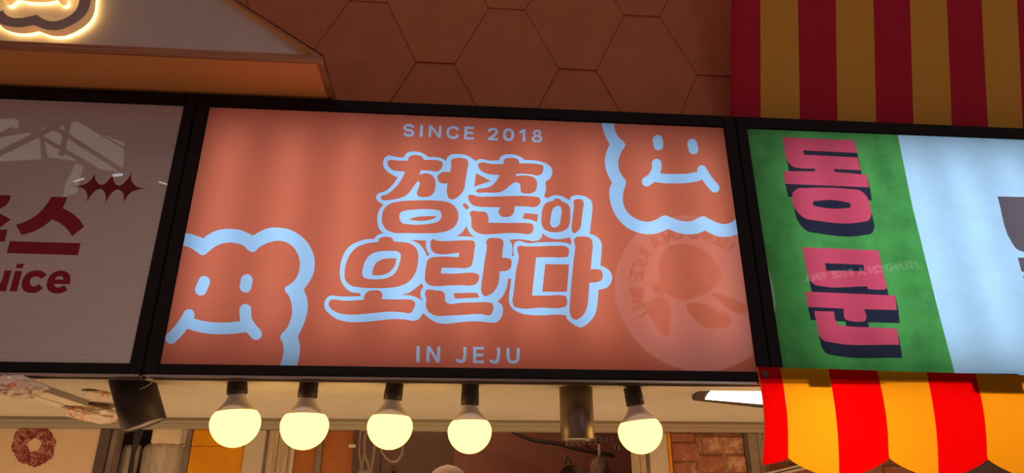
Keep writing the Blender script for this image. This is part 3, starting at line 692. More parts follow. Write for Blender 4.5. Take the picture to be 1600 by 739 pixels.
# halo letters: front plates traced where their fronts stand
Yq = Yh + rec; Yf = Yq - 0.040
Z3 = (0, 0, 8.889)
outer = '1270,-180 1258,-60 1255,0 1240,80 1200,170 1130,250 1030,320 920,375 820,407 720,413 640,405 560,380 460,342c 400,355 320,368 220,372 130,362 60,345 0,322 -60,285 -100,240c -190,270 -280,262 -350,200 -372,120 -340,50c -440,0 -480,-120 -430,-230 -350,-290c -390,-400 -330,-520 -200,-560 -110,-545c -60,-660 80,-720 220,-690 290,-620c 380,-710 540,-730 660,-670 700,-600c 820,-660 960,-620 1010,-520 1000,-450c 1130,-430 1200,-340 1180,-250 1150,-210c 1210,-215'
inner = '1150,-150 1102,-60 1100,0 1075,100 1030,165 960,222 860,270 780,292 700,292 620,270 550,235 505,203c 420,225 330,243 250,250 170,243 110,220 70,185 40,142c 0,155 -60,165 -110,160 -200,165 -250,130 -245,60 -200,10c -320,-20 -370,-100 -330,-190 -230,-250c -290,-350 -250,-430 -160,-450 -50,-410c -20,-540 90,-590 190,-560 260,-470c 360,-590 500,-610 600,-550 640,-450c 740,-520 850,-500 890,-430 860,-340c 980,-330 1070,-280 1060,-210 1010,-150c 1070,-140'
def tp(s, Y): return to_plane(spline(s, *Z3), Y)
def grow(poly, g):
    p = np.array(poly); n = len(p); o = []
    for i in range(n):
        t = p[(i + 1) % n] - p[(i - 1) % n]; t /= np.linalg.norm(t) + 1e-9; o.append(tuple(p[i] + np.array((t[1], -t[0])) * g))
    return o
bo, bi = tp(outer, Yf), tp(inner, Yf)
eb = thing('cloud_part', None, None); C.objects.unlink(eb); bpy.data.objects.remove(eb)
cl = extruded('cloud_outline', [bo, bi], Yf, Yf + 0.002, M['taupe'], hs)
extruded('cloud_side', [bo, bi], Yf + 0.0021, Yf + 0.027, M['tan'], cl)
extruded('cloud_glow_edge', [bo, bi], Yf + 0.0271, Yq - 0.0003, M['halo'], cl)
face = [stroke('170,72 210,40 290,-70', 53, *Z3), stroke('925,68 895,20 880,-120', 55, *Z3), stroke('285,-12 400,12 520,26 640,28 760,16 820,2', 50, *Z3)]
mp = [to_plane(p, Yq) for p in face] + [to_plane(stroke('330,-330 325,-280', 55, *Z3), Yq), to_plane(stroke('800,-330 805,-280', 55, *Z3), Yq)]
for k, p in enumerate(mp):
    nm = 'smile_stroke' if k < 3 else 'eye'
    e = 0.0003 * k
    o = extruded(nm, [p], Yf + e, Yf + 0.002 + e, M['taupe'], hs)
    extruded(nm + '_side', [p], Yf + 0.0021 + e, Yf + 0.027, M['tan'], o); extruded(nm + '_glow_edge', [p], Yf + 0.0271, Yq - 0.0003, M['halo'], o)

# ================================================================== STRIPED BANNER AND VALANCE
def two_tone(name, c0, c1, trans, rough=0.7, spec=0.2, wv=900):
    out = []
    for k, c in enumerate((c0, c1)):
        m, nt, b, o = nmat(name + ('_red' if k == 0 else '_yellow')); N, L = nt.nodes, nt.links
        b.inputs['Base Color'].default_value = (*c, 1); b.inputs['Roughness'].default_value = rough; b.inputs['Specular IOR Level'].default_value = spec
        tc = N.new('ShaderNodeTexCoord'); n = N.new('ShaderNodeTexNoise'); n.inputs['Scale'].default_value = wv
        bp = N.new('ShaderNodeBump'); bp.inputs['Strength'].default_value = 0.3; bp.inputs['Distance'].default_value = 0.001
        L.new(tc.outputs['Object'], n.inputs['Vector']); L.new(n.outputs[0], bp.inputs['Height']); L.new(bp.outputs[0], b.inputs['Normal'])
        if trans:
            t_ = N.new('ShaderNodeBsdfTranslucent'); t_.inputs[0].default_value = (*c, 1); mx = N.new('ShaderNodeMixShader'); mx.inputs[0].default_value = trans
            L.new(b.outputs[0], mx.inputs[1]); L.new(t_.outputs[0], mx.inputs[2]); L.new(mx.outputs[0], o.inputs[0])
        out.append(m)
    return out
bannerm = two_tone('banner_cloth', (0.60, 0.022, 0.055), (0.84, 0.50, 0.075), 0)
# the banner leans out towards the top
dv = (RT * (388 / FPX) + UP * (8070 / FPX) + FW).normalized(); dx_ = Vector((1, 0, 0))
pb = P(1189, 191, 0.085); nb = dx_.cross(dv).normalized()
topx = [1143.5, 1188, 1247, 1306, 1365, 1422, 1479.4, 1534, 1589, 1643, 1697, 1750, 1803]
botx = [1140.8, 1189, 1249.6, 1309, 1368.7, 1428, 1487, 1544, 1598, 1654, 1710, 1766, 1821]
bt = thing('striped_banner', 'dark red and mustard striped cloth banner hanging above the green sign', 'banner', PN(1400, 100, pb, nb))
for k in range(len(topx) - 1):
    V, F = [], []; ns = 12
    for j in range(ns + 1):
        v = j / ns; yy = -110 + (225 + 110) * v; u = yy / 190
        for i in range(3):
            xx = (topx[k] + (botx[k] - topx[k]) * u) * (1 - i / 2) + (topx[k+1] + (botx[k+1] - topx[k+1]) * u) * i / 2
            p = PN(xx, yy, pb, nb); w = 0.0012 * math.sin(p.x * 23 + p.z * 6) + 0.0008 * math.sin(p.x * 51)
            p = p + nb * w
            if p.z < z_top + 0.003: p = p + dv * ((z_top + 0.003 - p.z) / dv.z)
            V.append(p)
    n0 = len(V); V += [p + nb * (0.0012 if nb.y > 0 else -0.0012) for p in V[:n0]]
    for j in range(ns):
        for i in range(2):
            a_ = j * 3 + i; F.append((a_, a_ + 1, a_ + 4, a_ + 3)); F.append((n0 + a_ + 3, n0 + a_ + 4, n0 + a_ + 1, n0 + a_))
    if k == 0: F += [(j * 3, j * 3 + 3, n0 + j * 3 + 3, n0 + j * 3) for j in range(ns)]
    fromlists('red_stripe' if k % 2 == 0 else 'mustard_stripe', V, F, bannerm[k % 2], bt, smooth=True)

valm = two_tone('valance_cloth', (0.84, 0.001, 0.002), (0.88, 0.41, 0.012), 0.62, spec=0.1)
vt = thing('striped_valance', 'bright red and yellow scalloped cloth valance glowing below the green sign', 'valance', P(1400, 640, -0.02))
vtop = [1183, 1218.8, 1294.3, 1370.3, 1447.6, 1524, 1600, 1677, 1754, 1831]
vbot = [1192, 1232, 1312, 1389.6, 1467.5, 1543.5, 1622, 1702, 1782, 1862]
cusp = 716.0; sag = 29.0
def botrow(k, u):     # px row of the lower hem at fraction u of stripe k
    if k == 0: return 726.5 - 10 * u ** 1.5 + 0.0
    s = ((k - 1) % 2 + u) / 2; return cusp + 1.5 * (k > 3) + sag * math.sin(PI * s) ** 0.85
Yv = -0.0085
for k in range(len(vtop) - 1):
    V, F = [], []; ns, nc = 18, 10
    for j in range(ns + 1):
        v = j / ns
        for i in range(nc + 1):
            u = i / nc; xt = vtop[k] * (1 - u) + vtop[k+1] * u; xb = vbot[k] * (1 - u) + vbot[k+1] * u
            ytop = 573 + (xt - 1183) * 0.0315; yb = botrow(k, u); yy = ytop + (yb - ytop) * v
            bulge = math.sin(min(1, v * 1.05) * PI) * 5.5
            xx = xt + (xb - xt) * v + bulge * 0.8 + (2.5 * math.sin(v * PI) if k == 0 and i == 0 else 0)
            Y = Yv - 0.026 * math.sin(max(0, v - 0.16) * PI * 0.9) - 0.003 * v * math.sin(xx * 0.04)
            V.append(P(xx, yy, Y))
    n0 = len(V); V += [p + Vector((0, 0.001, 0)) for p in V[:n0]]; w = nc + 1
    for j in range(ns):
        for i in range(nc):
            a_ = j * w + i; F.append((a_, a_ + 1, a_ + 1 + w, a_ + w)); F.append((n0 + a_ + w, n0 + a_ + 1 + w, n0 + a_ + 1, n0 + a_))
    F += [(ns * w + i, ns * w + i + 1, n0 + ns * w + i + 1, n0 + ns * w + i) for i in range(nc)]
    if k == 0: F += [(j * w, j * w + w, n0 + j * w + w, n0 + j * w) for j in range(ns)]
    # single-layer cloth keeps the light simple: front skin only
    F = [f for f in F if all(i < n0 for i in f)]
    fromlists('red_stripe' if k % 2 == 0 else 'yellow_stripe', V[:n0], F, valm[k % 2], vt, smooth=True)
# thin orange hem along the left edge and the eyelet
hem = []
for j in range(19):
    v = j / 18; yy = 573 + (726.5 - 573) * v; xx = 1183 + 9 * v + math.sin(min(1, v * 1.05) * PI) * 5.5 * 0.8 + 2.5 * math.sin(v * PI)
    hem.append(P(xx - 0.4, yy, Yv - 0.026 * math.sin(max(0, v - 0.16) * PI * 0.9) - 0.003 * v * math.sin(xx * 0.04) - 0.0005))
tube('hem', hem, 0.0013, mat('orange_hem', (0.85, 0.25, 0.06), 0.7), vt, seg=6)
pe = P(1196, 584.5, Yv - 0.002)
lathe('eyelet', [(0.0045, 0.0), (0.0095, 0.0), (0.0095, 0.0015), (0.0072, 0.003), (0.0045, 0.0018)], pe, (0, -1, 0), mat('dull_eyelet', (0.10, 0.05, 0.04), 0.5, 0.3), vt, 24)
lathe('screw_head', [(0.0, 0.0022), (0.0042, 0.0012), (0.0045, 0.0)], pe, (0, -1, 0), M['satin_black'], vt, 16)
# clips that hold the valance against the frame
for x0, x1, y1 in ((1262, 1293, 606), (1519, 1588, 616)):
    a_, b2 = P(x0, y1, 0), P(x1, 585, 0)
    t = box('valance_clip', a_.x, b2.x, Yv + 0.0008, -0.0062, a_.z, b2.z, M['satin_black']); tag(t, 'flat dark clip behind the striped valance, seen as a shadow %s' % ('near its left end' if x0 < 1300 else 'near its right end'), 'clip')

# ================================================================== STALL FRONT BELOW THE RAIL
YP = YR + 0.010
def X(px, py, Y): return P(px, py, Y).x
def upright(name, label, cat, xa, xb, m, y0=YP, dep=0.05, zt=None, pyr=739, group=None, bev=0.002):
    zt = ZR - 0.001 if zt is None else zt
    t = box(name, X(xa, pyr, y0), X(xb, pyr, y0), y0, y0 + dep, 0.0, zt, m, None, bev)
    return tag(t, label, cat, group)
M['cream'] = mat('cream_painted_wall', (0.80, 0.62, 0.42), 0.8, grain=0.05, gscale=30, spec=0.2)
M['post_dark'] = mat('dark_grey_post', (0.12, 0.085, 0.075), 0.6, grain=0.2, gscale=20); M['post_grey'] = mat('grey_post', (0.22, 0.17, 0.15), 0.6, grain=0.25, gscale=20)
M['yellow'] = specks(mat('amber_painted_board', (0.80, 0.33, 0.012), 0.6, grain=0.12, gscale=9, spec=0.2), (0.25, 0.10, 0.03), 26, 0.56, 0.16)
M['white_post'] = mat('off_white_post', (0.62, 0.55, 0.43), 0.7, grain=0.06, gscale=12)
M['old_wood'] = specks(mat('weathered_cream_wood', (0.52, 0.40, 0.27), 0.8, grain=0.25, gscale=14, stretch=(8, 1, 0.6)), (0.12, 0.06, 0.03), 90, 0.45, 0.2)
M['orange'] = mat('burnt_orange_board', (0.42, 0.135, 0.030), 0.7, grain=0.10, gscale=40, bump=0.1, bscale=200)
M['cable_w'] = mat('white_cable', (0.62, 0.52, 0.40), 0.5); M['dark_brown'] = mat('dark_taupe_board', (0.34, 0.22, 0.165), 0.8, grain=0.1, gscale=20)
M['red_brown'] = mat('red_brown_wall', (0.25, 0.090, 0.055), 0.85, grain=0.12, gscale=20)

wl = box('wall_left', -2.6, X(142.4, 739, YP), YP + 0.004, YP + 0.08, 0.0, ZR - 0.001, M['cream'], kind='structure')
upright('dark_post', 'dark grey corner post right of the cream wall with the doughnut', 'post', 142.6, 159.5, M['post_dark'], dep=0.07, y0=YP - 0.002)
upright('grey_post', 'slim grey post between the dark corner post and the wrapped duct', 'post', 162.2, 171.8, M['post_grey'], dep=0.05, y0=YP + 0.004)
upright('grey_post', 'narrow grey post between the wrapped duct and the amber boards', 'post', 281, 290.6, M['post_grey'], dep=0.05, y0=YP + 0.004)
ya0, ya1 = X(291, 739, YP), X(375.5, 739, YP); zc = P(335, 697, YP).z
am = thing('amber_boarding', 'amber yellow painted panel of two boards below the leftmost bulb', 'panel', ((ya0 + ya1) / 2, YP, 0))
box('board', ya0, ya1, YP + 0.004, YP + 0.02, zc + 0.0008, ZR - 0.001, M['yellow'], am, 0.0015); box('board', ya0, ya1, YP + 0.0045, YP + 0.0205, 0.0, zc - 0.0004, M['yellow'], am, 0.0015)
upright('white_post', 'plain off-white post between the amber panel and the weathered wood post', 'post', 376.2, 407.8, M['white_post'], y0=YP - 0.003, dep=0.06)
wp = thing('wood_post', 'weathered cream wooden post with grooves, behind and between the two leftmost bulbs', 'post', (X(430, 739, YP), YP, 0))
for a_, b_, y, m in ((408.3, 413.0, 0.002, 'post_grey'), (413.6, 429, -0.002, 'old_wood'), (429.6, 446.5, 0.000, 'old_wood'), (447, 450, 0.004, 'old_wood'), (450.4, 455.4, 0.001, 'white_post')):
    box('slat', X(a_, 739, YP), X(b_, 739, YP), YP + y, YP + 0.05, 0.0, ZR - 0.001, M[m], wp, 0.001)
oa = thing('orange_boarding', 'burnt orange boarding right of the second bulb, split by a grey tube', 'panel', (X(500, 739, YP), YP, 0))
for a_, b_ in ((455.8, 489.5), (499.5, 549.2)):
    box('board', X(a_, 739, YP), X(b_, 739, YP), YP + 0.012, YP + 0.03, 0.0, ZR - 0.001, M['orange'], oa, 0.001)
box('backing', X(489.6, 739, YP), X(499.4, 739, YP), YP + 0.024, YP + 0.03, 0.0, ZR - 0.001, M['dark_brown'], oa)
xt = X(494.5, 739, YP)
t = tube('grey_tube', [(xt, YP + 0.008, 0.0), (xt, YP + 0.008, 1.0), (xt, YP + 0.008, ZR - 0.001)], 0.0105, mat('grey_plastic_tube', (0.42, 0.36, 0.30), 0.5), oa, 16)
# corrugated hose with clamp
x0 = X(552.5, 739, YP); pr = []; z = 1.25
while z < ZR - 0.003: pr += [(0.0078, z), (0.0088, z + 0.0018), (0.0078, z + 0.0036)]; z += 0.0055
ho = thing('corrugated_hose', 'thin dark ribbed hose running up the right edge of the orange boarding', 'hose', (x0, YP + 0.004, 1.25))
lathe('hose', pr, (x0, YP + 0.004, 0), (0, 0, 1), mat('dark_ribbed_plastic', (0.10, 0.065, 0.07), 0.5), ho, 14)
pcl = P(552, 697, YP - 0.006)
bm = bmesh.new(); bx(bm, pcl.x - 0.016, pcl.x + 0.009, pcl.y - 0.004, pcl.y + 0.004, pcl.z - 0.006, pcl.z + 0.006, 0.002); frombm('clamp', bm, M['alu'], ho)

# wrapped duct
tag(box('dark_gap_sheet', X(172.5, 739, YP + 0.22), X(293, 739, YP + 0.22), YP + 0.22, YP + 0.24, 0.0, ZR + 0.2, M['satin_black']), 'black sheet added for the shade of the interior behind the wrapped duct', 'board')  # added black sheet stands in for the shaded gap between the posts
M['duct'] = mat('silver_duct_wrap', (0.66, 0.58, 0.47), 0.42, 0.1, grain=0.28, gscale=16, stretch=(3, 3, 0.6), bump=0.6, bscale=40)
M['duct_white'] = mat('cream_duct_neck', (0.88, 0.74, 0.52), 0.6, grain=0.08, gscale=20)
YD = YP + 0.035
dct = thing('wrapped_duct', 'bulky silver-grey wrapped duct with cream neck behind the tilted spot lamp', 'duct', (X(245, 739, YD), YD + 0.05, 0))
def drum(nm, xa, xb, ztop, zbot, m, yc, seed, shoulder=0.012, wob=0.004):
    bm = bmesh.new(); cx, r0 = (xa + xb) / 2, (xb - xa) / 2; seg = 48; rows = []
    hs_ = [(0.55, 0.0), (0.86, -0.001), (0.97, -shoulder * 0.5), (1.0, -shoulder)] + [(1.0, -shoulder - k * 0.02) for k in range(1, int((ztop - zbot) / 0.02))]
    for f, dz in hs_:
        row = []
        for k in range(seg):
            a_ = 2 * PI * k / seg; q_ = Vector((math.cos(a_), math.sin(a_), 0)); n_ = noise.noise(Vector((q_.x * 2.2 + seed, q_.y * 2.2, (ztop + dz) * 9))) * wob + noise.noise(Vector((q_.x * 7 + seed, q_.y * 7, (ztop + dz) * 14))) * wob * 0.6
            row.append(bm.verts.new((cx + q_.x * (r0 * f + n_), yc + q_.y * (min(r0, 0.075) * f + n_), ztop + dz + noise.noise(Vector((q_.x * 3, q_.y * 3, seed))) * wob * 0.8)))
        rows.append(row)
    for r1_, r2_ in zip(rows, rows[1:]):
        for k in range(seg): bm.faces.new((r1_[k], r1_[(k + 1) % seg], r2_[(k + 1) % seg], r2_[k]))
    bm.faces.new(rows[0]); bm.faces.new(rows[-1][::-1])
    return frombm(nm, bm, m, dct, smooth=True)
zn = P(250, 692, YD).z
drum('duct_body', X(208, 720, YD), X(293, 700, YD), zn, 1.20, M['duct'], YD + 0.075, 3.0, 0.02, 0.0045)
drum('side_duct', X(171, 739, YD), X(207, 700, YD), zn - 0.004, 1.20, M['duct'], YD + 0.07, 8.0, 0.03, 0.0045)
bm = bmesh.new(); bx(bm, X(236, 680, YD), X(285, 680, YD), YD + 0.004, YD + 0.08, zn - 0.002, 2.2, 0.004); frombm('duct_neck', bm, M['duct_white'], dct)
bm = bmesh.new(); bx(bm, X(229, 680, YD), X(235.5, 680, YD), YD + 0.05, YD + 0.08, zn - 0.002, 2.2, 0.004); frombm('duct_seam', bm, M['duct'], dct)
cb = thing('cable_bundle', 'black cable bundle hanging in front of the wrapped duct', 'cable', P(210, 700, YD - 0.02))
for k, dx in enumerate((-3.2, -1.2, 0.8, 2.8, 4.6)):
    pts = [P(222 + dx * 1.6, 655, YD - 0.012), P(217 + dx * 1.5, 672, YD - 0.014), P(211 + dx * 0.9, 694, YD - 0.018), P(207 + dx * 0.6, 712, YD - 0.018), P(203 + dx * 0.7, 739, YD - 0.016), P(197 + dx, 790, YD - 0.014)]
    tube('cable', pts, 0.0032, mat('black_cable', (0.03, 0.025, 0.025), 0.5) if k == 0 else bpy.data.materials['black_cable'], cb, 8)
# doughnut picture stuck on the cream wall
def donut_mat():
    m, nt, b, out = nmat('printed_doughnut'); N, L = nt.nodes, nt.links; b.inputs['Roughness'].default_value = 0.5
    tc = N.new('ShaderNodeTexCoord'); v = N.new('ShaderNodeTexVoronoi'); v.inputs['Scale'].default_value = 140
    n = N.new('ShaderNodeTexNoise'); n.inputs['Scale'].default_value = 55; n.inputs['Detail'].default_value = 6
    ad = N.new('ShaderNodeMath'); ad.operation = 'MULTIPLY_ADD'; ad.inputs[1].default_value = 0.4
    cr = N.new('ShaderNodeValToRGB'); e = cr.color_ramp.elements
    e[0].position = 0.35; e[0].color = (0.07, 0.005, 0.006, 1); e[1].position = 0.85; e[1].color = (0.50, 0.24, 0.18, 1)
    x = e.new(0.55); x.color = (0.17, 0.018, 0.018, 1); x = e.new(0.68); x.color = (0.28, 0.055, 0.045, 1)
    L.new(tc.outputs['Object'], v.inputs['Vector']); L.new(tc.outputs['Object'], n.inputs['Vector'])
    L.new(v.outputs['Distance'], ad.inputs[0]); L.new(n.outputs[0], ad.inputs[2]); L.new(ad.outputs[0], cr.inputs[0]); L.new(cr.outputs[0], b.inputs['Base Color'])
    return m
yd = YP + 0.003; cdx, cdy = 52.5, 695.5; rnd = random.Random(5)
ow, ii = [], []
for k in range(96):
    a_ = 2 * PI * k / 96; rr_ = 33.0 + 0.7 * math.sin(a_ * 8 + 0.6) + rnd.uniform(-1.0, 1.2); rx = rr_ * 1.03
    w_ = P(cdx + rx * math.cos(a_), cdy - rr_ * math.sin(a_) * 1.0, yd); ow.append((w_.x, min(w_.z, ZR - 0.0015)))
    ri = 9.5 + 1.4 * math.sin(a_ * 2 + 1) + 0.8 * math.sin(a_ * 5); w_ = P(cdx + 1 + ri * math.cos(a_) * 1.0, cdy - ri * math.sin(a_) * 1.25, yd); ii.append((w_.x, w_.z))
tag(extruded('doughnut_picture', [ow, ii], yd, yd + 0.0009, donut_mat()), 'flat picture of a pink sprinkled ring doughnut stuck on the cream wall', 'picture')

# right side uprights
wp = thing('wood_post', 'worn grey-brown wooden post below the rightmost bulb', 'post', (X(1004, 739, YP), YP, 0))
for a_, b_, y, m in ((992.8, 1001.5, 0.0, 'old_wood'), (1002, 1010.8, -0.002, 'old_wood'), (1011.2, 1016.4, 0.002, 'post_grey')):
    box('slat', X(a_, 739, YP), X(b_, 739, YP), YP + y, YP + 0.05, 0.0, ZR - 0.001, M[m], wp, 0.001)
upright('white_post', 'plain off-white post between the rightmost bulb and the brick wall', 'post', 1017, 1046.3, M['white_post'], y0=YP - 0.003, dep=0.06)
upright('orange_strip', 'narrow orange edging strip along the left side of the brick wall', 'strip', 1046.6, 1052.4, M['yellow'], y0=YP - 0.001, dep=0.03)
upright('dark_post', 'thin black edging post right of the brick wall', 'post', 1168.6, 1174.6, M['post_dark'], y0=YP - 0.002, dep=0.03)
gp = thing('grey_post', 'wide grooved grey post behind the left edge of the striped valance', 'post', (X(1190, 739, YP), YP, 0))
M['grey_green'] = specks(mat('grey_green_enamel', (0.30, 0.26, 0.19), 0.6, grain=0.10, gscale=20), (0.06, 0.04, 0.03), 60, 0.5, 0.18)
for a_, b_ in ((1175, 1190), (1190.5, 1200), (1200.5, 1204)):
    box('slat', X(a_, 739, YP), X(b_, 739, YP), YP + 0.002, YP + 0.05, 0.0, ZR - 0.001, M['grey_green'], gp, 0.0015)
# brick wall
mort = mat('pale_mortar', (0.62, 0.42, 0.28), 0.9, grain=0.2, gscale=60, bump=0.5, bscale=120)
def brickmat(nm, c, w):
    m = mat(nm, c, 0.85, bump=0.6, bscale=140); nt = m.node_tree; N, L = nt.nodes, nt.links; b = N['Principled BSDF']
    tc = N.new('ShaderNodeTexCoord'); n = N.new('ShaderNodeTexNoise'); n.inputs['Scale'].default_value = 26; n.inputs['Detail'].default_value = 9; n.inputs['Roughness'].default_value = 0.72
    cr = N.new('ShaderNodeValToRGB'); e = cr.color_ramp.elements; e[0].position = 0.3; e[0].color = (c[0] * .65, c[1] * .6, c[2] * .6, 1); e[1].position = w + 0.05; e[1].color = (0.62, 0.38, 0.22, 1)
    x = e.new(w - 0.04); x.color = (*c, 1)
    L.new(tc.outputs['Object'], n.inputs['Vector']); L.new(n.outputs[0], cr.inputs[0]); L.new(cr.outputs[0], b.inputs['Base Color']); return m
bms = [brickmat('red_brick', (0.40, 0.15, 0.085), 0.62), brickmat('whitewashed_brick', (0.42, 0.18, 0.10), 0.52), brickmat('dark_red_brick', (0.32, 0.105, 0.062), 0.68)]
bw = box('wall_right', X(1052.8, 739, YP), X(1168.4, 739, YP), YP + 0.012, YP + 0.08, 0.0, ZR - 0.001, mort, kind='structure')
zt_ = ZR - 0.0015; xL, xR = X(1053, 739, YP) + 0.001, X(1168.2, 739, YP) - 0.001
def brick(x0, x1, z0, z1, mi, parent, yy):
    x0, x1 = max(x0, parent_lim[0]), min(x1, parent_lim[1]); z1 = min(z1, zt_)
    if x1 - x0 < 0.008 or z1 - z0 < 0.003: return
    bm = bmesh.new(); bx(bm, x0, x1, yy, YP + 0.0125, z0, z1, 0.0028)
    for v in bm.verts: v.co += Vector((rnd.uniform(-1, 1) * 0.0008, rnd.uniform(-1, 1) * 0.0005, rnd.uniform(-1, 1) * 0.0008))
    frombm('brick', bm, bms[mi], parent)
def pxbrick(xa, xb, ya_, yb2_, mi):
    a_, b_ = P(xa, (ya_ + yb2_) / 2, YP), P(xb, (ya_ + yb2_) / 2, YP)
    brick(a_.x, b_.x, P((xa + xb) / 2, yb2_, YP).z, P((xa + xb) / 2, ya_, YP).z, mi, bw, YP + 0.002 + rnd.uniform(0, 0.002))
parent_lim = (xL, xR)
for q_ in ((1040, 1084.5, 660, 689.8, 0), (1086, 1117, 660, 679.8, 2), (1119.6, 1170, 660, 680.0, 0), (1040, 1093.5, 692.2, 719.3, 0), (1087, 1094.5, 682, 690.6, 0), (1097.5, 1170, 682.5, 708, 1),
           (1089.5, 1134, 711.5, 737, 0), (1137.5, 1172, 712, 738, 1), (1040, 1076, 722, 748, 0), (1079, 1088, 721.5, 748, 1)): pxbrick(*q_)
zz = P(1110, 741, YP).z - 0.002; row = 0; bh, bl = 0.052, 0.105
while zz > 0.9:
    xx = xL - (0.06 if row % 2 else 0.0) - 0.02
    while xx < xR: brick(xx, xx + bl, zz - bh, zz, rnd.choice((0, 1, 2, 0)), bw, YP + 0.002 + rnd.uniform(0, 0.002)); xx += bl + 0.006
    zz -= bh + 0.006; row += 1
bw2 = box('wall_right', X(1204.4, 739, YP), X(1492, 739, YP), YP + 0.012, YP + 0.08, 0.0, ZR - 0.001, mort, kind='structure'); bw2.name = 'wall_right.001'
parent_lim = (X(1204.6, 739, YP), X(1491, 739, YP)); zz = zt_ ; row = 0
while zz > 1.35:
    xx = parent_lim[0] - (0.05 if row % 2 else 0.0)
    while xx < parent_lim[1]: brick(xx, xx + bl, zz - bh, zz, rnd.choice((0, 1, 2, 0)), bw2, YP + 0.002 + rnd.uniform(0, 0.002)); xx += bl + 0.006
    zz -= bh + 0.006; row += 1
p0_, p1_ = P(1202, 741, YP - 0.02), P(1262, 727, YP - 0.02)
fr = thing('picture_frame', 'corner of a tilted cream-edged frame under the left end of the valance', 'frame', p0_)
dv2 = (p1_ - p0_).normalized(); up2 = Vector((-dv2.z, 0, dv2.x))
def slab2(nm, o0, o1, t0, t1, m):
    q_ = [p0_ + up2 * o0 - dv2 * 0.02, p1_ + up2 * o0 + dv2 * 0.02, p1_ + up2 * o1 + dv2 * 0.02, p0_ + up2 * o1 - dv2 * 0.02]
    hexa(nm, [v + Vector((0, t0, 0)) for v in q_], [v + Vector((0, t1, 0)) for v in q_], m, fr)
slab2('frame_edge', 0.001, 0.008, 0, 0.012, M['white_post']); slab2('frame_line', -0.003, 0.001, 0.002, 0.012, M['satin_black']); slab2('frame_edge', -0.012, -0.003, 0.0, 0.012, M['white_post'])
slab2('picture', -0.10, -0.012, 0.004, 0.010, bms[2])
dkp = box('dark_boarding', X(1492.5, 739, YP), 3.6, YP + 0.012, YP + 0.06, 0.0, ZR - 0.001, M['post_dark']); tag(dkp, 'dark panel seen under the valance cusp near the right edge', 'panel')

# ================================================================== INSIDE THE STALL
box('wall_far', -2.0, 3.6, 2.45, 2.55, 0.0, 2.6, M['red_brown'], kind='structure')
box('ceiling', -2.0, 3.6, YR + 0.08, 2.55, 2.6, 2.65, M['red_brown'], kind='structure')
yq = 1.55
tag(box('taupe_board', X(556, 739, yq), X(708, 739, yq), yq, yq + 0.02, 0.0, 2.595, M['dark_brown'], None, 0.002), 'dark taupe partition board behind the third and fourth bulbs', 'board')
tag(box('seam_strip', X(593.3, 739, yq - 0.004), X(595, 739, yq - 0.004), yq - 0.004, yq - 0.0003, 0.0, 2.595, M['post_dark']), 'thin dark seam strip on the taupe partition board', 'strip')
yc = 1.30
def cab(pts, lab, r=0.0042):
    w_ = [P(x, y, yc) for x, y in pts]; sm = []
    for i in range(len(w_) - 1):
        p_, a_, b_, n_ = w_[max(i - 1, 0)], w_[i], w_[i + 1], w_[min(i + 2, len(w_) - 1)]
        for k in range(6):
            u = k / 6; sm.append(0.5 * ((2 * a_) + (b_ - p_) * u + (2 * p_ - 5 * a_ + 4 * b_ - n_) * u * u + (3 * a_ - p_ - 3 * b_ + n_) * u ** 3))
    sm.append(w_[-1]); tag(tube('white_cable', sm, r, M['cable_w'], seg=8), lab, 'cable', 'white cables behind the third bulb')
cab([(572, 640), (565, 665), (561, 690), (561, 708), (565, 733), (566, 745)], 'white cable hanging closest to the ribbed hose')
cab([(580, 640), (572, 674), (569, 690), (570, 712), (575, 726), (579, 742)], 'white cable bowing down just left of the third bulb', 0.005)
cab([(569, 708), (566, 724), (564, 734), (563, 745)], 'short white cable crossing into the socket strip')
cab([(586, 650), (585, 690), (584, 708), (581, 728), (578, 745)], 'white cable dropping straight down behind the third bulb', 0.0048)
cab([(596, 640), (595, 698), (600, 712), (607, 719), (613, 722), (621, 720), (626, 713), (629, 702), (629, 640)], 'white cable hanging in a loop under the third bulb')
so = thing('socket_strip', 'off-white socket box at the bottom edge, fed by white cables', 'socket', P(569, 742, yc + 0.01))
a_, b_ = P(559.5, 734, yc), P(577.5, 734, yc); box('socket_body', a_.x, b_.x, yc - 0.012, yc + 0.03, a_.z - 0.25, a_.z, M['white_post'], so, 0.004)
ph = P(614, 737, yq - 0.03)
tag(lathe('wall_hook', [(0.0, 0.03), (0.008, 0.028), (0.010, 0.015), (0.007, 0.0)], ph + Vector((0, 0.0297, 0)), (0, -1, 0), M['satin_black'], None, 16), 'small dark knob on the taupe board below the cable loop', 'hook')

# sloping pipe, rack and hanging kitchen tools in the dark part
yk = 2.0
def smooth(pts, Y, n=6):
    w_ = [P(x, y, Y) for x, y in pts]; o = []
    for i in range(len(w_) - 1):
        p_, a_, b_, n_ = w_[max(i - 1, 0)], w_[i], w_[i + 1], w_[min(i + 2, len(w_) - 1)]
        for k in range(n):
            u = k / n; o.append(0.5 * ((2 * a_) + (b_ - p_) * u + (2 * p_ - 5 * a_ + 4 * b_ - n_) * u * u + (3 * a_ - p_ - 3 * b_ + n_) * u ** 3))
    return o + [w_[-1]]
tag(tube('dark_pipe', smooth([(760, 655), (795, 671), (815, 681), (838, 688.5), (870, 693), (905, 702), (960, 712)], 2.2), 0.011, mat('dark_pipe_paint', (0.05, 0.03, 0.025), 0.6), seg=10), 'dark sagging pipe crossing the dim stall interior behind the straight spot lamp', 'pipe')
rk = thing('perforated_rack', 'perforated metal rail with hooks in the dim interior, left of the rightmost bulb', 'rack', P(925, 690, yk))
ra, rb = P(884, 691.5, yk), P(968, 686.5, yk); M['rackm'] = mat('dull_rack_metal', (0.30, 0.17, 0.13), 0.5, 0.3)
dvr = (rb - ra); hz = 0.017
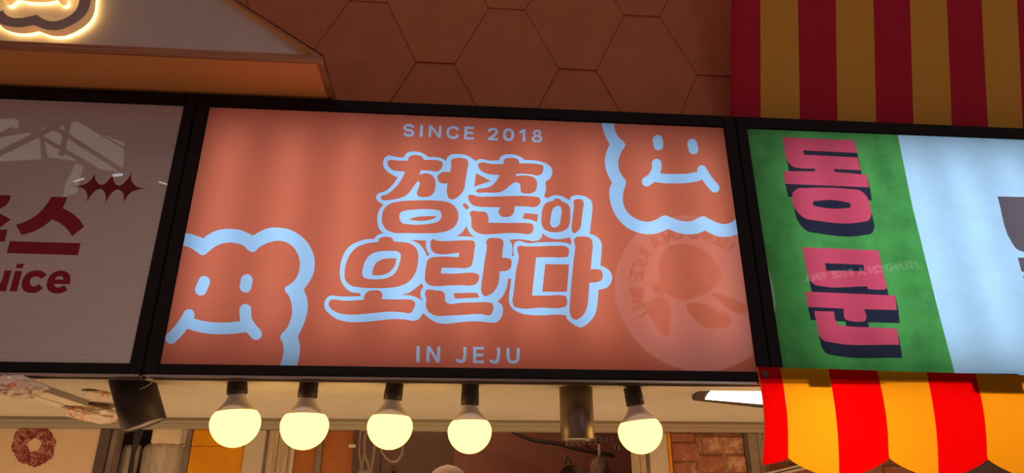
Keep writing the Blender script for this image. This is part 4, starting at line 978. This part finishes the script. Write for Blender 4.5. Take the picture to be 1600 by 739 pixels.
hexa('rail', [ra + Vector((0, 0, -hz)), rb + Vector((0, 0, -hz)), rb + Vector((0, 0, hz)), ra + Vector((0, 0, hz))], [v + Vector((0, 0.01, 0)) for v in (ra + Vector((0, 0, -hz)), rb + Vector((0, 0, -hz)), rb + Vector((0, 0, hz)), ra + Vector((0, 0, hz)))], M['rackm'], rk)
for i in range(9):
    for j in (-1, 1):
        c_ = ra + dvr * ((i + 0.6) / 9.4) + Vector((0, -0.0005, j * 0.008)); box('slot', c_.x - 0.007, c_.x + 0.007, c_.y - 0.001, c_.y + 0.0004, c_.z - 0.0028, c_.z + 0.0028, M['satin_black'], rk)
box('rack_arm', P(934, 677, yk).x - 0.006, P(934, 677, yk).x + 0.006, yk, yk + 0.45, P(934, 684, yk).z, P(934, 680, yk).z, M['rackm'], rk)
wk = thing('pot_scrubber', 'pale-handled brown brush hanging from the perforated rail', 'brush', P(937, 700, yk - 0.02))
tube('handle', [P(936.5, 694, yk - 0.02), P(937, 706, yk - 0.02), P(936.5, 717, yk - 0.02)], 0.0085, mat('pale_handle', (0.42, 0.30, 0.24), 0.5), wk, 10)
c_ = P(937, 738, yk - 0.03)
crumple('bristles', c_, 0.050, 0.045, 0.078, 4, mat('brown_bristles', (0.20, 0.12, 0.085), 0.9, grain=0.4, gscale=60, stretch=(3, 3, 0.5)), wk, sub=4, amp=0.10)
lathe('collar', [(0.008, 0.0), (0.013, 0.004), (0.013, 0.03), (0.026, 0.045)], P(936.6, 711, yk - 0.02), (0, 0, -1), M['post_dark'], wk, 14)
pn = thing('hanging_pan', 'dark metal pan with a slanted handle hanging in the dim interior', 'pan', P(900, 735, yk - 0.06))
M['pan'] = mat('dull_pan_metal', (0.13, 0.085, 0.065), 0.45, 0.6)
pr = [(0.0, -0.045), (0.05, -0.040), (0.078, -0.02), (0.084, 0.0), (0.088, 0.001), (0.088, -0.003)]
lathe('pan_bowl', [(a * 0.86, b) for a, b in pr], P(896, 748, yk - 0.13), (0.15, -0.75, 0.35), M['pan'], pn, 36)
tube('handle', [P(884, 724, yk - 0.13), P(883, 712, yk - 0.13), P(887, 716, yk - 0.13), P(893, 724, yk - 0.13)], [0.005, 0.006, 0.004, 0.004], M['pan'], pn, 8)
tg = P(964, 699, yk - 0.01)
tt = thing('price_tag', 'tiny pale yellow lettered tag glinting below the right end of the rack', 'tag', tg)
M['tag'] = mat('pale_yellow_print', (0.85, 0.65, 0.32), 0.5)
for dx, dz, w_, h_ in ((-0.012, 0.011, 0.014, 0.0016), (-0.012, 0.0, 0.0022, 0.022), (0.004, 0.009, 0.012, 0.0022), (0.004, 0.002, 0.012, 0.0022), (0.004, -0.006, 0.012, 0.0022), (0.006, -0.013, 0.010, 0.0022), (0.010, -0.002, 0.0022, 0.022)):
    box('tag_mark', tg.x + dx, tg.x + dx + w_, yk - 0.012, yk - 0.009, tg.z + dz - h_ / 2, tg.z + dz + h_ / 2, M['tag'], tt)
hexa('tag_card', [tg + Vector((-0.016, 0.0025, -0.018)), tg + Vector((0.02, 0.0025, -0.018)), tg + Vector((0.02, 0.0025, 0.016)), tg + Vector((-0.016, 0.0025, 0.016))],
     [tg + Vector((-0.016, 0.004, -0.018)), tg + Vector((0.02, 0.004, -0.018)), tg + Vector((0.02, 0.004, 0.016)), tg + Vector((-0.016, 0.004, 0.016))], M['post_dark'], tt)

# worker behind the counter: only the crown of the cap reaches into the frame
YQ = 1.30; ct = P(700.5, 726.5, YQ); hc = Vector((ct.x, YQ, ct.z - 0.115))
skin = mat('skin', (0.62, 0.38, 0.27), 0.55); shirt = mat('dark_apron_cloth', (0.06, 0.055, 0.06), 0.8); capm = specks(mat('cream_cap_cloth', (0.58, 0.46, 0.33), 0.8, grain=0.05, gscale=40), (0.2, 0.1, 0.05), 120, 0.55, 0.15)
pt = thing('person', 'person in a cream cap, only the crown of the cap showing at the bottom edge', 'person', (hc.x, YQ, 0))
def skinned(name, joints, edges, rad, m, parent, levels=2):
    me = bpy.data.meshes.new(name); me.from_pydata([tuple(j) for j in joints], edges, []); o = bpy.data.objects.new(name, me); C.objects.link(o)
    md = o.modifiers.new('s', 'SKIN'); md.use_smooth_shade = True
    for i, r_ in enumerate(rad): me.skin_vertices[0].data[i].radius = (r_, r_ * 0.85) if i < 4 else (r_, r_)
    me.skin_vertices[0].data[0].use_root = True
    sb = o.modifiers.new('b', 'SUBSURF'); sb.levels = levels; sb.render_levels = levels
    dg = bpy.context.evaluated_depsgraph_get(); m2 = bpy.data.meshes.new_from_object(o.evaluated_get(dg)); bpy.data.objects.remove(o); m2.materials.clear(); m2.materials.append(m); m2.name = name
    m2.shade_smooth(); return link(name, m2, parent)
hx, hy, hz_ = hc; S = hz_ + 0.115
J = [(0, 0, .93), (0, 0, 1.10), (0, 0, 1.28), (0, .01, 1.40), (.17, 0, 1.38), (.25, -.02, 1.12), (.22, -.22, 1.02), (.20, -.30, 1.02), (-.17, 0, 1.38), (-.25, -.02, 1.12), (-.22, -.22, 1.02), (-.20, -.30, 1.02),
     (.10, 0, .88), (.11, -.01, .50), (.11, .02, .08), (.12, -.12, .035), (-.10, 0, .88), (-.11, -.01, .50), (-.11, .02, .08), (-.12, -.12, .035), (0, 0, 1.50)]
Ed = [(0, 1), (1, 2), (2, 3), (3, 4), (4, 5), (5, 6), (6, 7), (3, 8), (8, 9), (9, 10), (10, 11), (0, 12), (12, 13), (13, 14), (14, 15), (0, 16), (16, 17), (17, 18), (18, 19), (3, 20)]
Rd = [.15, .14, .155, .12, .06, .045, .034, .028, .06, .045, .034, .028, .085, .058, .040, .035, .085, .058, .040, .035, .055]
sc_ = S / 1.74
skinned('body', [(hx + x, YQ + y, z * sc_) for x, y, z in J], Ed, Rd, shirt, pt)
for sg in (1, -1):
    w0 = Vector((hx + sg * .20, YQ - .30, 1.02 * sc_)); jj = [w0, w0 + Vector((-sg * .005, -.05, -.005))]; ee_ = [(0, 1)]; rd = [.026, .030]
    for f, (dx, ln) in enumerate(((-.028, .062), (-.010, .074), (.008, .070), (.025, .055))):
        b0 = jj[1] + Vector((dx, -.035, -.004)); k = len(jj); jj += [b0, b0 + Vector((dx * .1, -ln * .5, -.008)), b0 + Vector((dx * .15, -ln * .85, -.03))]; ee_ += [(1, k), (k, k + 1), (k + 1, k + 2)]; rd += [.0095, .0088, .0078]
    k = len(jj); jj += [jj[1] + Vector((-sg * .035, -.01, -.008)), jj[1] + Vector((-sg * .052, -.04, -.02))]; ee_ += [(1, k), (k, k + 1)]; rd += [.012, .0095]
    skinned('hand', jj, ee_, rd, skin, pt, 1)
bm = bmesh.new(); bmesh.ops.create_uvsphere(bm, u_segments=32, v_segments=24, radius=1.0)
for v in bm.verts:
    x, y, z = v.co; fz = 1 - 0.22 * max(0, -z) ** 1.5; px_, py_, pz_ = x * .076 * fz, y * .094 * fz, z * .115
    if y < 0:
        py_ -= 0.020 * math.exp(-((x / .16) ** 2 + ((z + .12) / .18) ** 2)) + 0.006 * math.exp(-((x / .3) ** 2 + ((z + .5) / .1) ** 2)) + .008 * math.exp(-((x / .3) ** 2 + ((z + .85) / .15) ** 2))
        py_ += 0.006 * (math.exp(-(((x - .38) / .18) ** 2 + ((z - .08) / .12) ** 2)) + math.exp(-(((x + .38) / .18) ** 2 + ((z - .08) / .12) ** 2)))
    v.co = Vector((hx + px_, YQ + py_, hz_ - 0.01 + pz_ - 0.012))
hd = frombm('head', bm, skin, pt, smooth=True)
for sg in (1, -1):
    bm = bmesh.new(); bmesh.ops.create_uvsphere(bm, u_segments=14, v_segments=10, radius=1.0)
    for v in bm.verts: v.co = Vector((hx + sg * .077 + v.co.x * .010, YQ + .004 + v.co.y * .018, hz_ - .03 + v.co.z * .030))
    frombm('ear', bm, skin, hd, smooth=True)
    bm = bmesh.new(); bmesh.ops.create_uvsphere(bm, u_segments=14, v_segments=10, radius=.010)
    for v in bm.verts: v.co += Vector((hx + sg * .029, YQ - .081, hz_ - .013))
    frombm('eye', bm, M['satin_black'], hd, smooth=True)
bm = bmesh.new(); bx(bm, hx - .022, hx + .022, YQ - .098, YQ - .08, hz_ - .084, hz_ - .077, .003); frombm('mouth', bm, mat('lips', (0.45, 0.16, 0.13), 0.5), hd)
bm = bmesh.new(); bmesh.ops.create_uvsphere(bm, u_segments=32, v_segments=20, radius=1.0)
for v in bm.verts: v.co = Vector((hx + v.co.x * .081, YQ + .012 + v.co.y * .098, hz_ - .005 + v.co.z * .098))
bmesh.ops.delete(bm, geom=[f for f in bm.faces if f.calc_center_median().z < hz_ - .05 or f.calc_center_median().y < YQ - .045 and f.calc_center_median().z < hz_ + .03], context='FACES')
frombm('hair', bm, mat('black_hair', (0.02, 0.015, 0.012), 0.6), hd, smooth=True)
cp = None; bm = bmesh.new(); bmesh.ops.create_uvsphere(bm, u_segments=36, v_segments=24, radius=1.0)
bmesh.ops.delete(bm, geom=[v for v in bm.verts if v.co.z < -0.02], context='VERTS')
for v in bm.verts: v.co = Vector((hx + v.co.x * .093, YQ + .006 + v.co.y * .108, hz_ + .022 + v.co.z * .093))
cp = frombm('cap', bm, capm, pt, smooth=True)
bm = bmesh.new(); V = []
for k in range(17):
    a_ = PI + PI * k / 16
    for r_ in (0.0, 1.0): V.append(bm.verts.new((hx + math.cos(a_) * (.088 if r_ == 0 else .085), YQ - .02 + math.sin(a_) * (.08 if r_ == 0 else .155), hz_ + .024 - .012 * r_)))
for k in range(16): bm.faces.new((V[2 * k], V[2 * k + 1], V[2 * k + 3], V[2 * k + 2]))
bmesh.ops.solidify(bm, geom=bm.faces[:], thickness=.003); frombm('cap_brim', bm, capm, cp)
lathe('cap_button', [(0.0085, 0.0), (0.008, 0.003), (0.004, 0.0042), (0.0, 0.0043)], (ct.x - 0.002, YQ + .006, ct.z - 0.0022), (0, 0, 1), mat('white_button', (0.8, 0.7, 0.6), 0.5), cp, 16)

# ================================================================== ASSUMED AND ADDED FILL LIGHTS (unseen: behind and below the signs, then over the aisle)
area('assumed_soffit_fill', (0.75, 0.50, 1.10), (0.0, 0.12, 1.0), 4.6, 0.10, 13.5, (1.0, 0.65, 0.33))  # assumed unseen uplight, added to brighten the soffit and stall front from below
area('flood_light', (2.2, 0.17, 1.86), (0.0, -0.8, -0.75), 0.9, 0.05, 1.6, (1.0, 0.66, 0.34))  # assumed second flood, added out of sight so the valance glows evenly from behind
area('added_interior_fill', (0.2, 1.6, 2.45), (0.0, 0.1, -1.0), 1.6, 0.3, 16.0, (1.0, 0.66, 0.42))  # unseen fill added to lift the dim walls inside the stall

area('floor_bounce_fill', (0.6, -1.25, 3.95), (0, -0.1, -1), 1.4, 0.3, 20.0, (1.0, 0.72, 0.5), spread=1.7)  # added unseen fill: warms the floor so its bounce lifts the undersides

# ================================================================== ACROSS THE AISLE: what the glossy signs mirror
def Pm(px, py, d):
    w_ = P(px, py, d); return Vector((w_.x, -d, w_.z))
dm = 4.5; ctr = Pm(1088, 452, dm)
rs_ = thing('round_sign', 'round lit sign across the aisle, mirrored faintly in the pink sign', 'sign', ctr)
Rw = 0.80
lathe('sign_disc', [(Rw - 0.02, -0.10), (Rw, -0.09), (Rw, -0.002), (Rw - 0.012, 0.0), (0.0, 0.0)], ctr, (0, 1, 0), emit('round_sign_light', (1.0, 0.80, 0.84), 1.5), rs_, 72)
ink = mat('brown_ink', (0.10, 0.03, 0.02), 0.6)
txt = 'ISLAND ON A RICE BALL'
for i, ch in enumerate(txt):
    if ch == ' ': continue
    an = math.radians(118 - (len(txt) - 1 - i) * 8.0)
    cu = bpy.data.curves.new('c', 'FONT'); cu.body = ch; cu.size = 0.19; cu.offset = 0.006; cu.align_x = 'CENTER'; cu.align_y = 'CENTER'; cu.extrude = 0.001
    o_ = bpy.data.objects.new('c', cu); C.objects.link(o_); dg = bpy.context.evaluated_depsgraph_get(); me = bpy.data.meshes.new_from_object(o_.evaluated_get(dg)); bpy.data.objects.remove(o_)
    # seen from the stall, x runs to the left, so the glyph is turned about z
    me.transform(Matrix.Translation(ctr + Vector((-math.sin(an) * 0.60, 0.003, math.cos(an) * 0.60))) @ Matrix.Rotation(-an, 4, 'Y') @ Matrix.Rotation(PI, 4, 'Z') @ Matrix.Rotation(PI / 2, 4, 'X'))
    me.materials.clear(); me.materials.append(ink); link('letter', me, rs_)
TC = (960, 350, 2.954)
def mirpoly(s): 
    return [(lambda w_: (w_.x, w_.z))(P(float(p[0]), float(p[1]), dm)) for p in spline(s, *TC)]
for nm, s_ in (('emblem_shell', '205,190 225,130 270,98 330,93 390,110 440,145 480,190 490,235 470,280 420,320 360,345 290,350 240,320 215,270'),
               ('emblem_patch', '228,190c 352,196c 378,285c 330,300 255,272c'),
               ('emblem_flipper', '330,375 400,365 470,400 540,440 535,465 480,482 410,475 360,430'),
               ('emblem_flipper', '165,355 200,335 240,345 262,400 255,470 262,505 230,512 190,470 160,410'),
               ('emblem_head', '172,290 190,270 225,275 245,300 230,325 190,325'), ('emblem_tail', '440,310 500,330 555,350 610,390 600,412 545,405 500,370')):
    z_ = {'emblem_shell': 0.0010, 'emblem_patch': 0.004}.get(nm, 0.0022)
    mm = mat(nm + '_ink', {'emblem_patch': (0.10, 0.03, 0.02), 'emblem_shell': (0.75, 0.48, 0.40)}.get(nm, (0.34, 0.16, 0.11)), 0.6)
    extruded(nm, [mirpoly(s_)], -dm + z_, -dm + z_ + 0.001, mm, rs_)
for i, ch in enumerate('ISLAND ON A RICE BALL'):      # small lettering strip mirrored in the green sign
    if ch == ' ': continue
    cu = bpy.data.curves.new('c', 'FONT'); cu.body = ch; cu.size = 0.11; cu.offset = 0.004; cu.align_x = 'CENTER'; cu.align_y = 'CENTER'; cu.extrude = 0.002
    o_ = bpy.data.objects.new('c', cu); C.objects.link(o_); dg = bpy.context.evaluated_depsgraph_get(); me = bpy.data.meshes.new_from_object(o_.evaluated_get(dg)); bpy.data.objects.remove(o_)
    if i == 0:
        st_ = thing('wall_lettering', 'small pale lettering strip across the aisle, mirrored faintly in the green sign', 'lettering', Pm(1345, 425, dm + 0.1)); wl_ = emit('pale_lettering_light', (1, 0.95, 0.9), 2.0)
    w_ = Pm(1432 - i * 8.6, 413 + i * 1.1, dm + 0.1)
    me.transform(Matrix.Translation(w_) @ Matrix.Rotation(PI, 4, 'Z') @ Matrix.Rotation(PI / 2, 4, 'X')); me.materials.clear(); me.materials.append(wl_); link('letter', me, st_)
wf = box('wall_front', 1.2, 6.0, -dm - 0.35, -dm - 0.12, 0.0, 4.7, mat('dim_opposite_wall', (0.20, 0.13, 0.12), 0.8), kind='structure')
# arcade roof: daylight panels between steel members, further back on the left
sk = thing('roof_light', 'daylit roof panel of the arcade, mirrored faintly in the unlit sign', 'roof light', Pm(60, 220, 9.0))
def mirsheet(nm, pts, d, m, parent, th=0.04):
    q_ = [Pm(x, y, d) for x, y in pts]; n = len(q_); fromlists(nm, q_ + [v - Vector((0, th, 0)) for v in q_], [tuple(range(n)), tuple(range(2 * n - 1, n - 1, -1))] + [(i, (i + 1) % n, n + (i + 1) % n, n + i) for i in range(n)], m, parent)
day = emit('daylight_panel', (1.0, 0.90, 0.70), 1.7)
for pts in (((-200, 184), (26, 186), (27, 197), (-200, 260)), ((-200, 246), (60, 205), (62, 247), (-200, 262)), ((64, 200), (120, 190), (165, 212), (193, 222), (190, 268), (150, 262), (118, 250), (68, 243)), ((118, 256), (128, 258), (118, 300), (98, 306), (102, 288))):
    mirsheet('daylight_panel', pts, 9.0, day, sk)
tr_ = thing('roof_truss', 'steel roof members in front of the arcade roof light', 'truss', Pm(80, 220, 8.5)); stl = mat('roof_steel', (0.25, 0.2, 0.2), 0.6)
for a_, b_, w_ in (((-60, 268), (110, 186), .045), ((74, 192), (190, 266), .038), ((48, 205), (150, 264), .034), ((108, 186), (96, 242), .042), ((60, 195), (72, 248), .03), ((-40, 236), (20, 200), .03), ((140, 200), (195, 232), .012)):
    tube('beam', [Pm(*a_, 8.5), Pm(*b_, 8.5)], w_, stl, tr_, 8)
for k, (a_, b_) in enumerate((((176, 274.5), (191, 272.5)), ((115, 283.5), (131, 279)), ((248, 284), (263, 288.5)))):
    t = tube('tube_lamp', [Pm(*a_, 6.0), Pm(*b_, 6.0)], 0.016 if k == 0 else 0.009, emit('tube_lamp_light_%d' % k, (0.9, 0.95, 1.0), 9.0), None, 8)
    tag(t, ('longest bright tube lamp of the arcade, mirrored over the star prints', 'thin tube lamp of the arcade, mirrored left of the star prints', 'thin tube lamp of the arcade, mirrored at the right edge of the unlit sign')[k], 'lamp', 'arcade tube lamps')
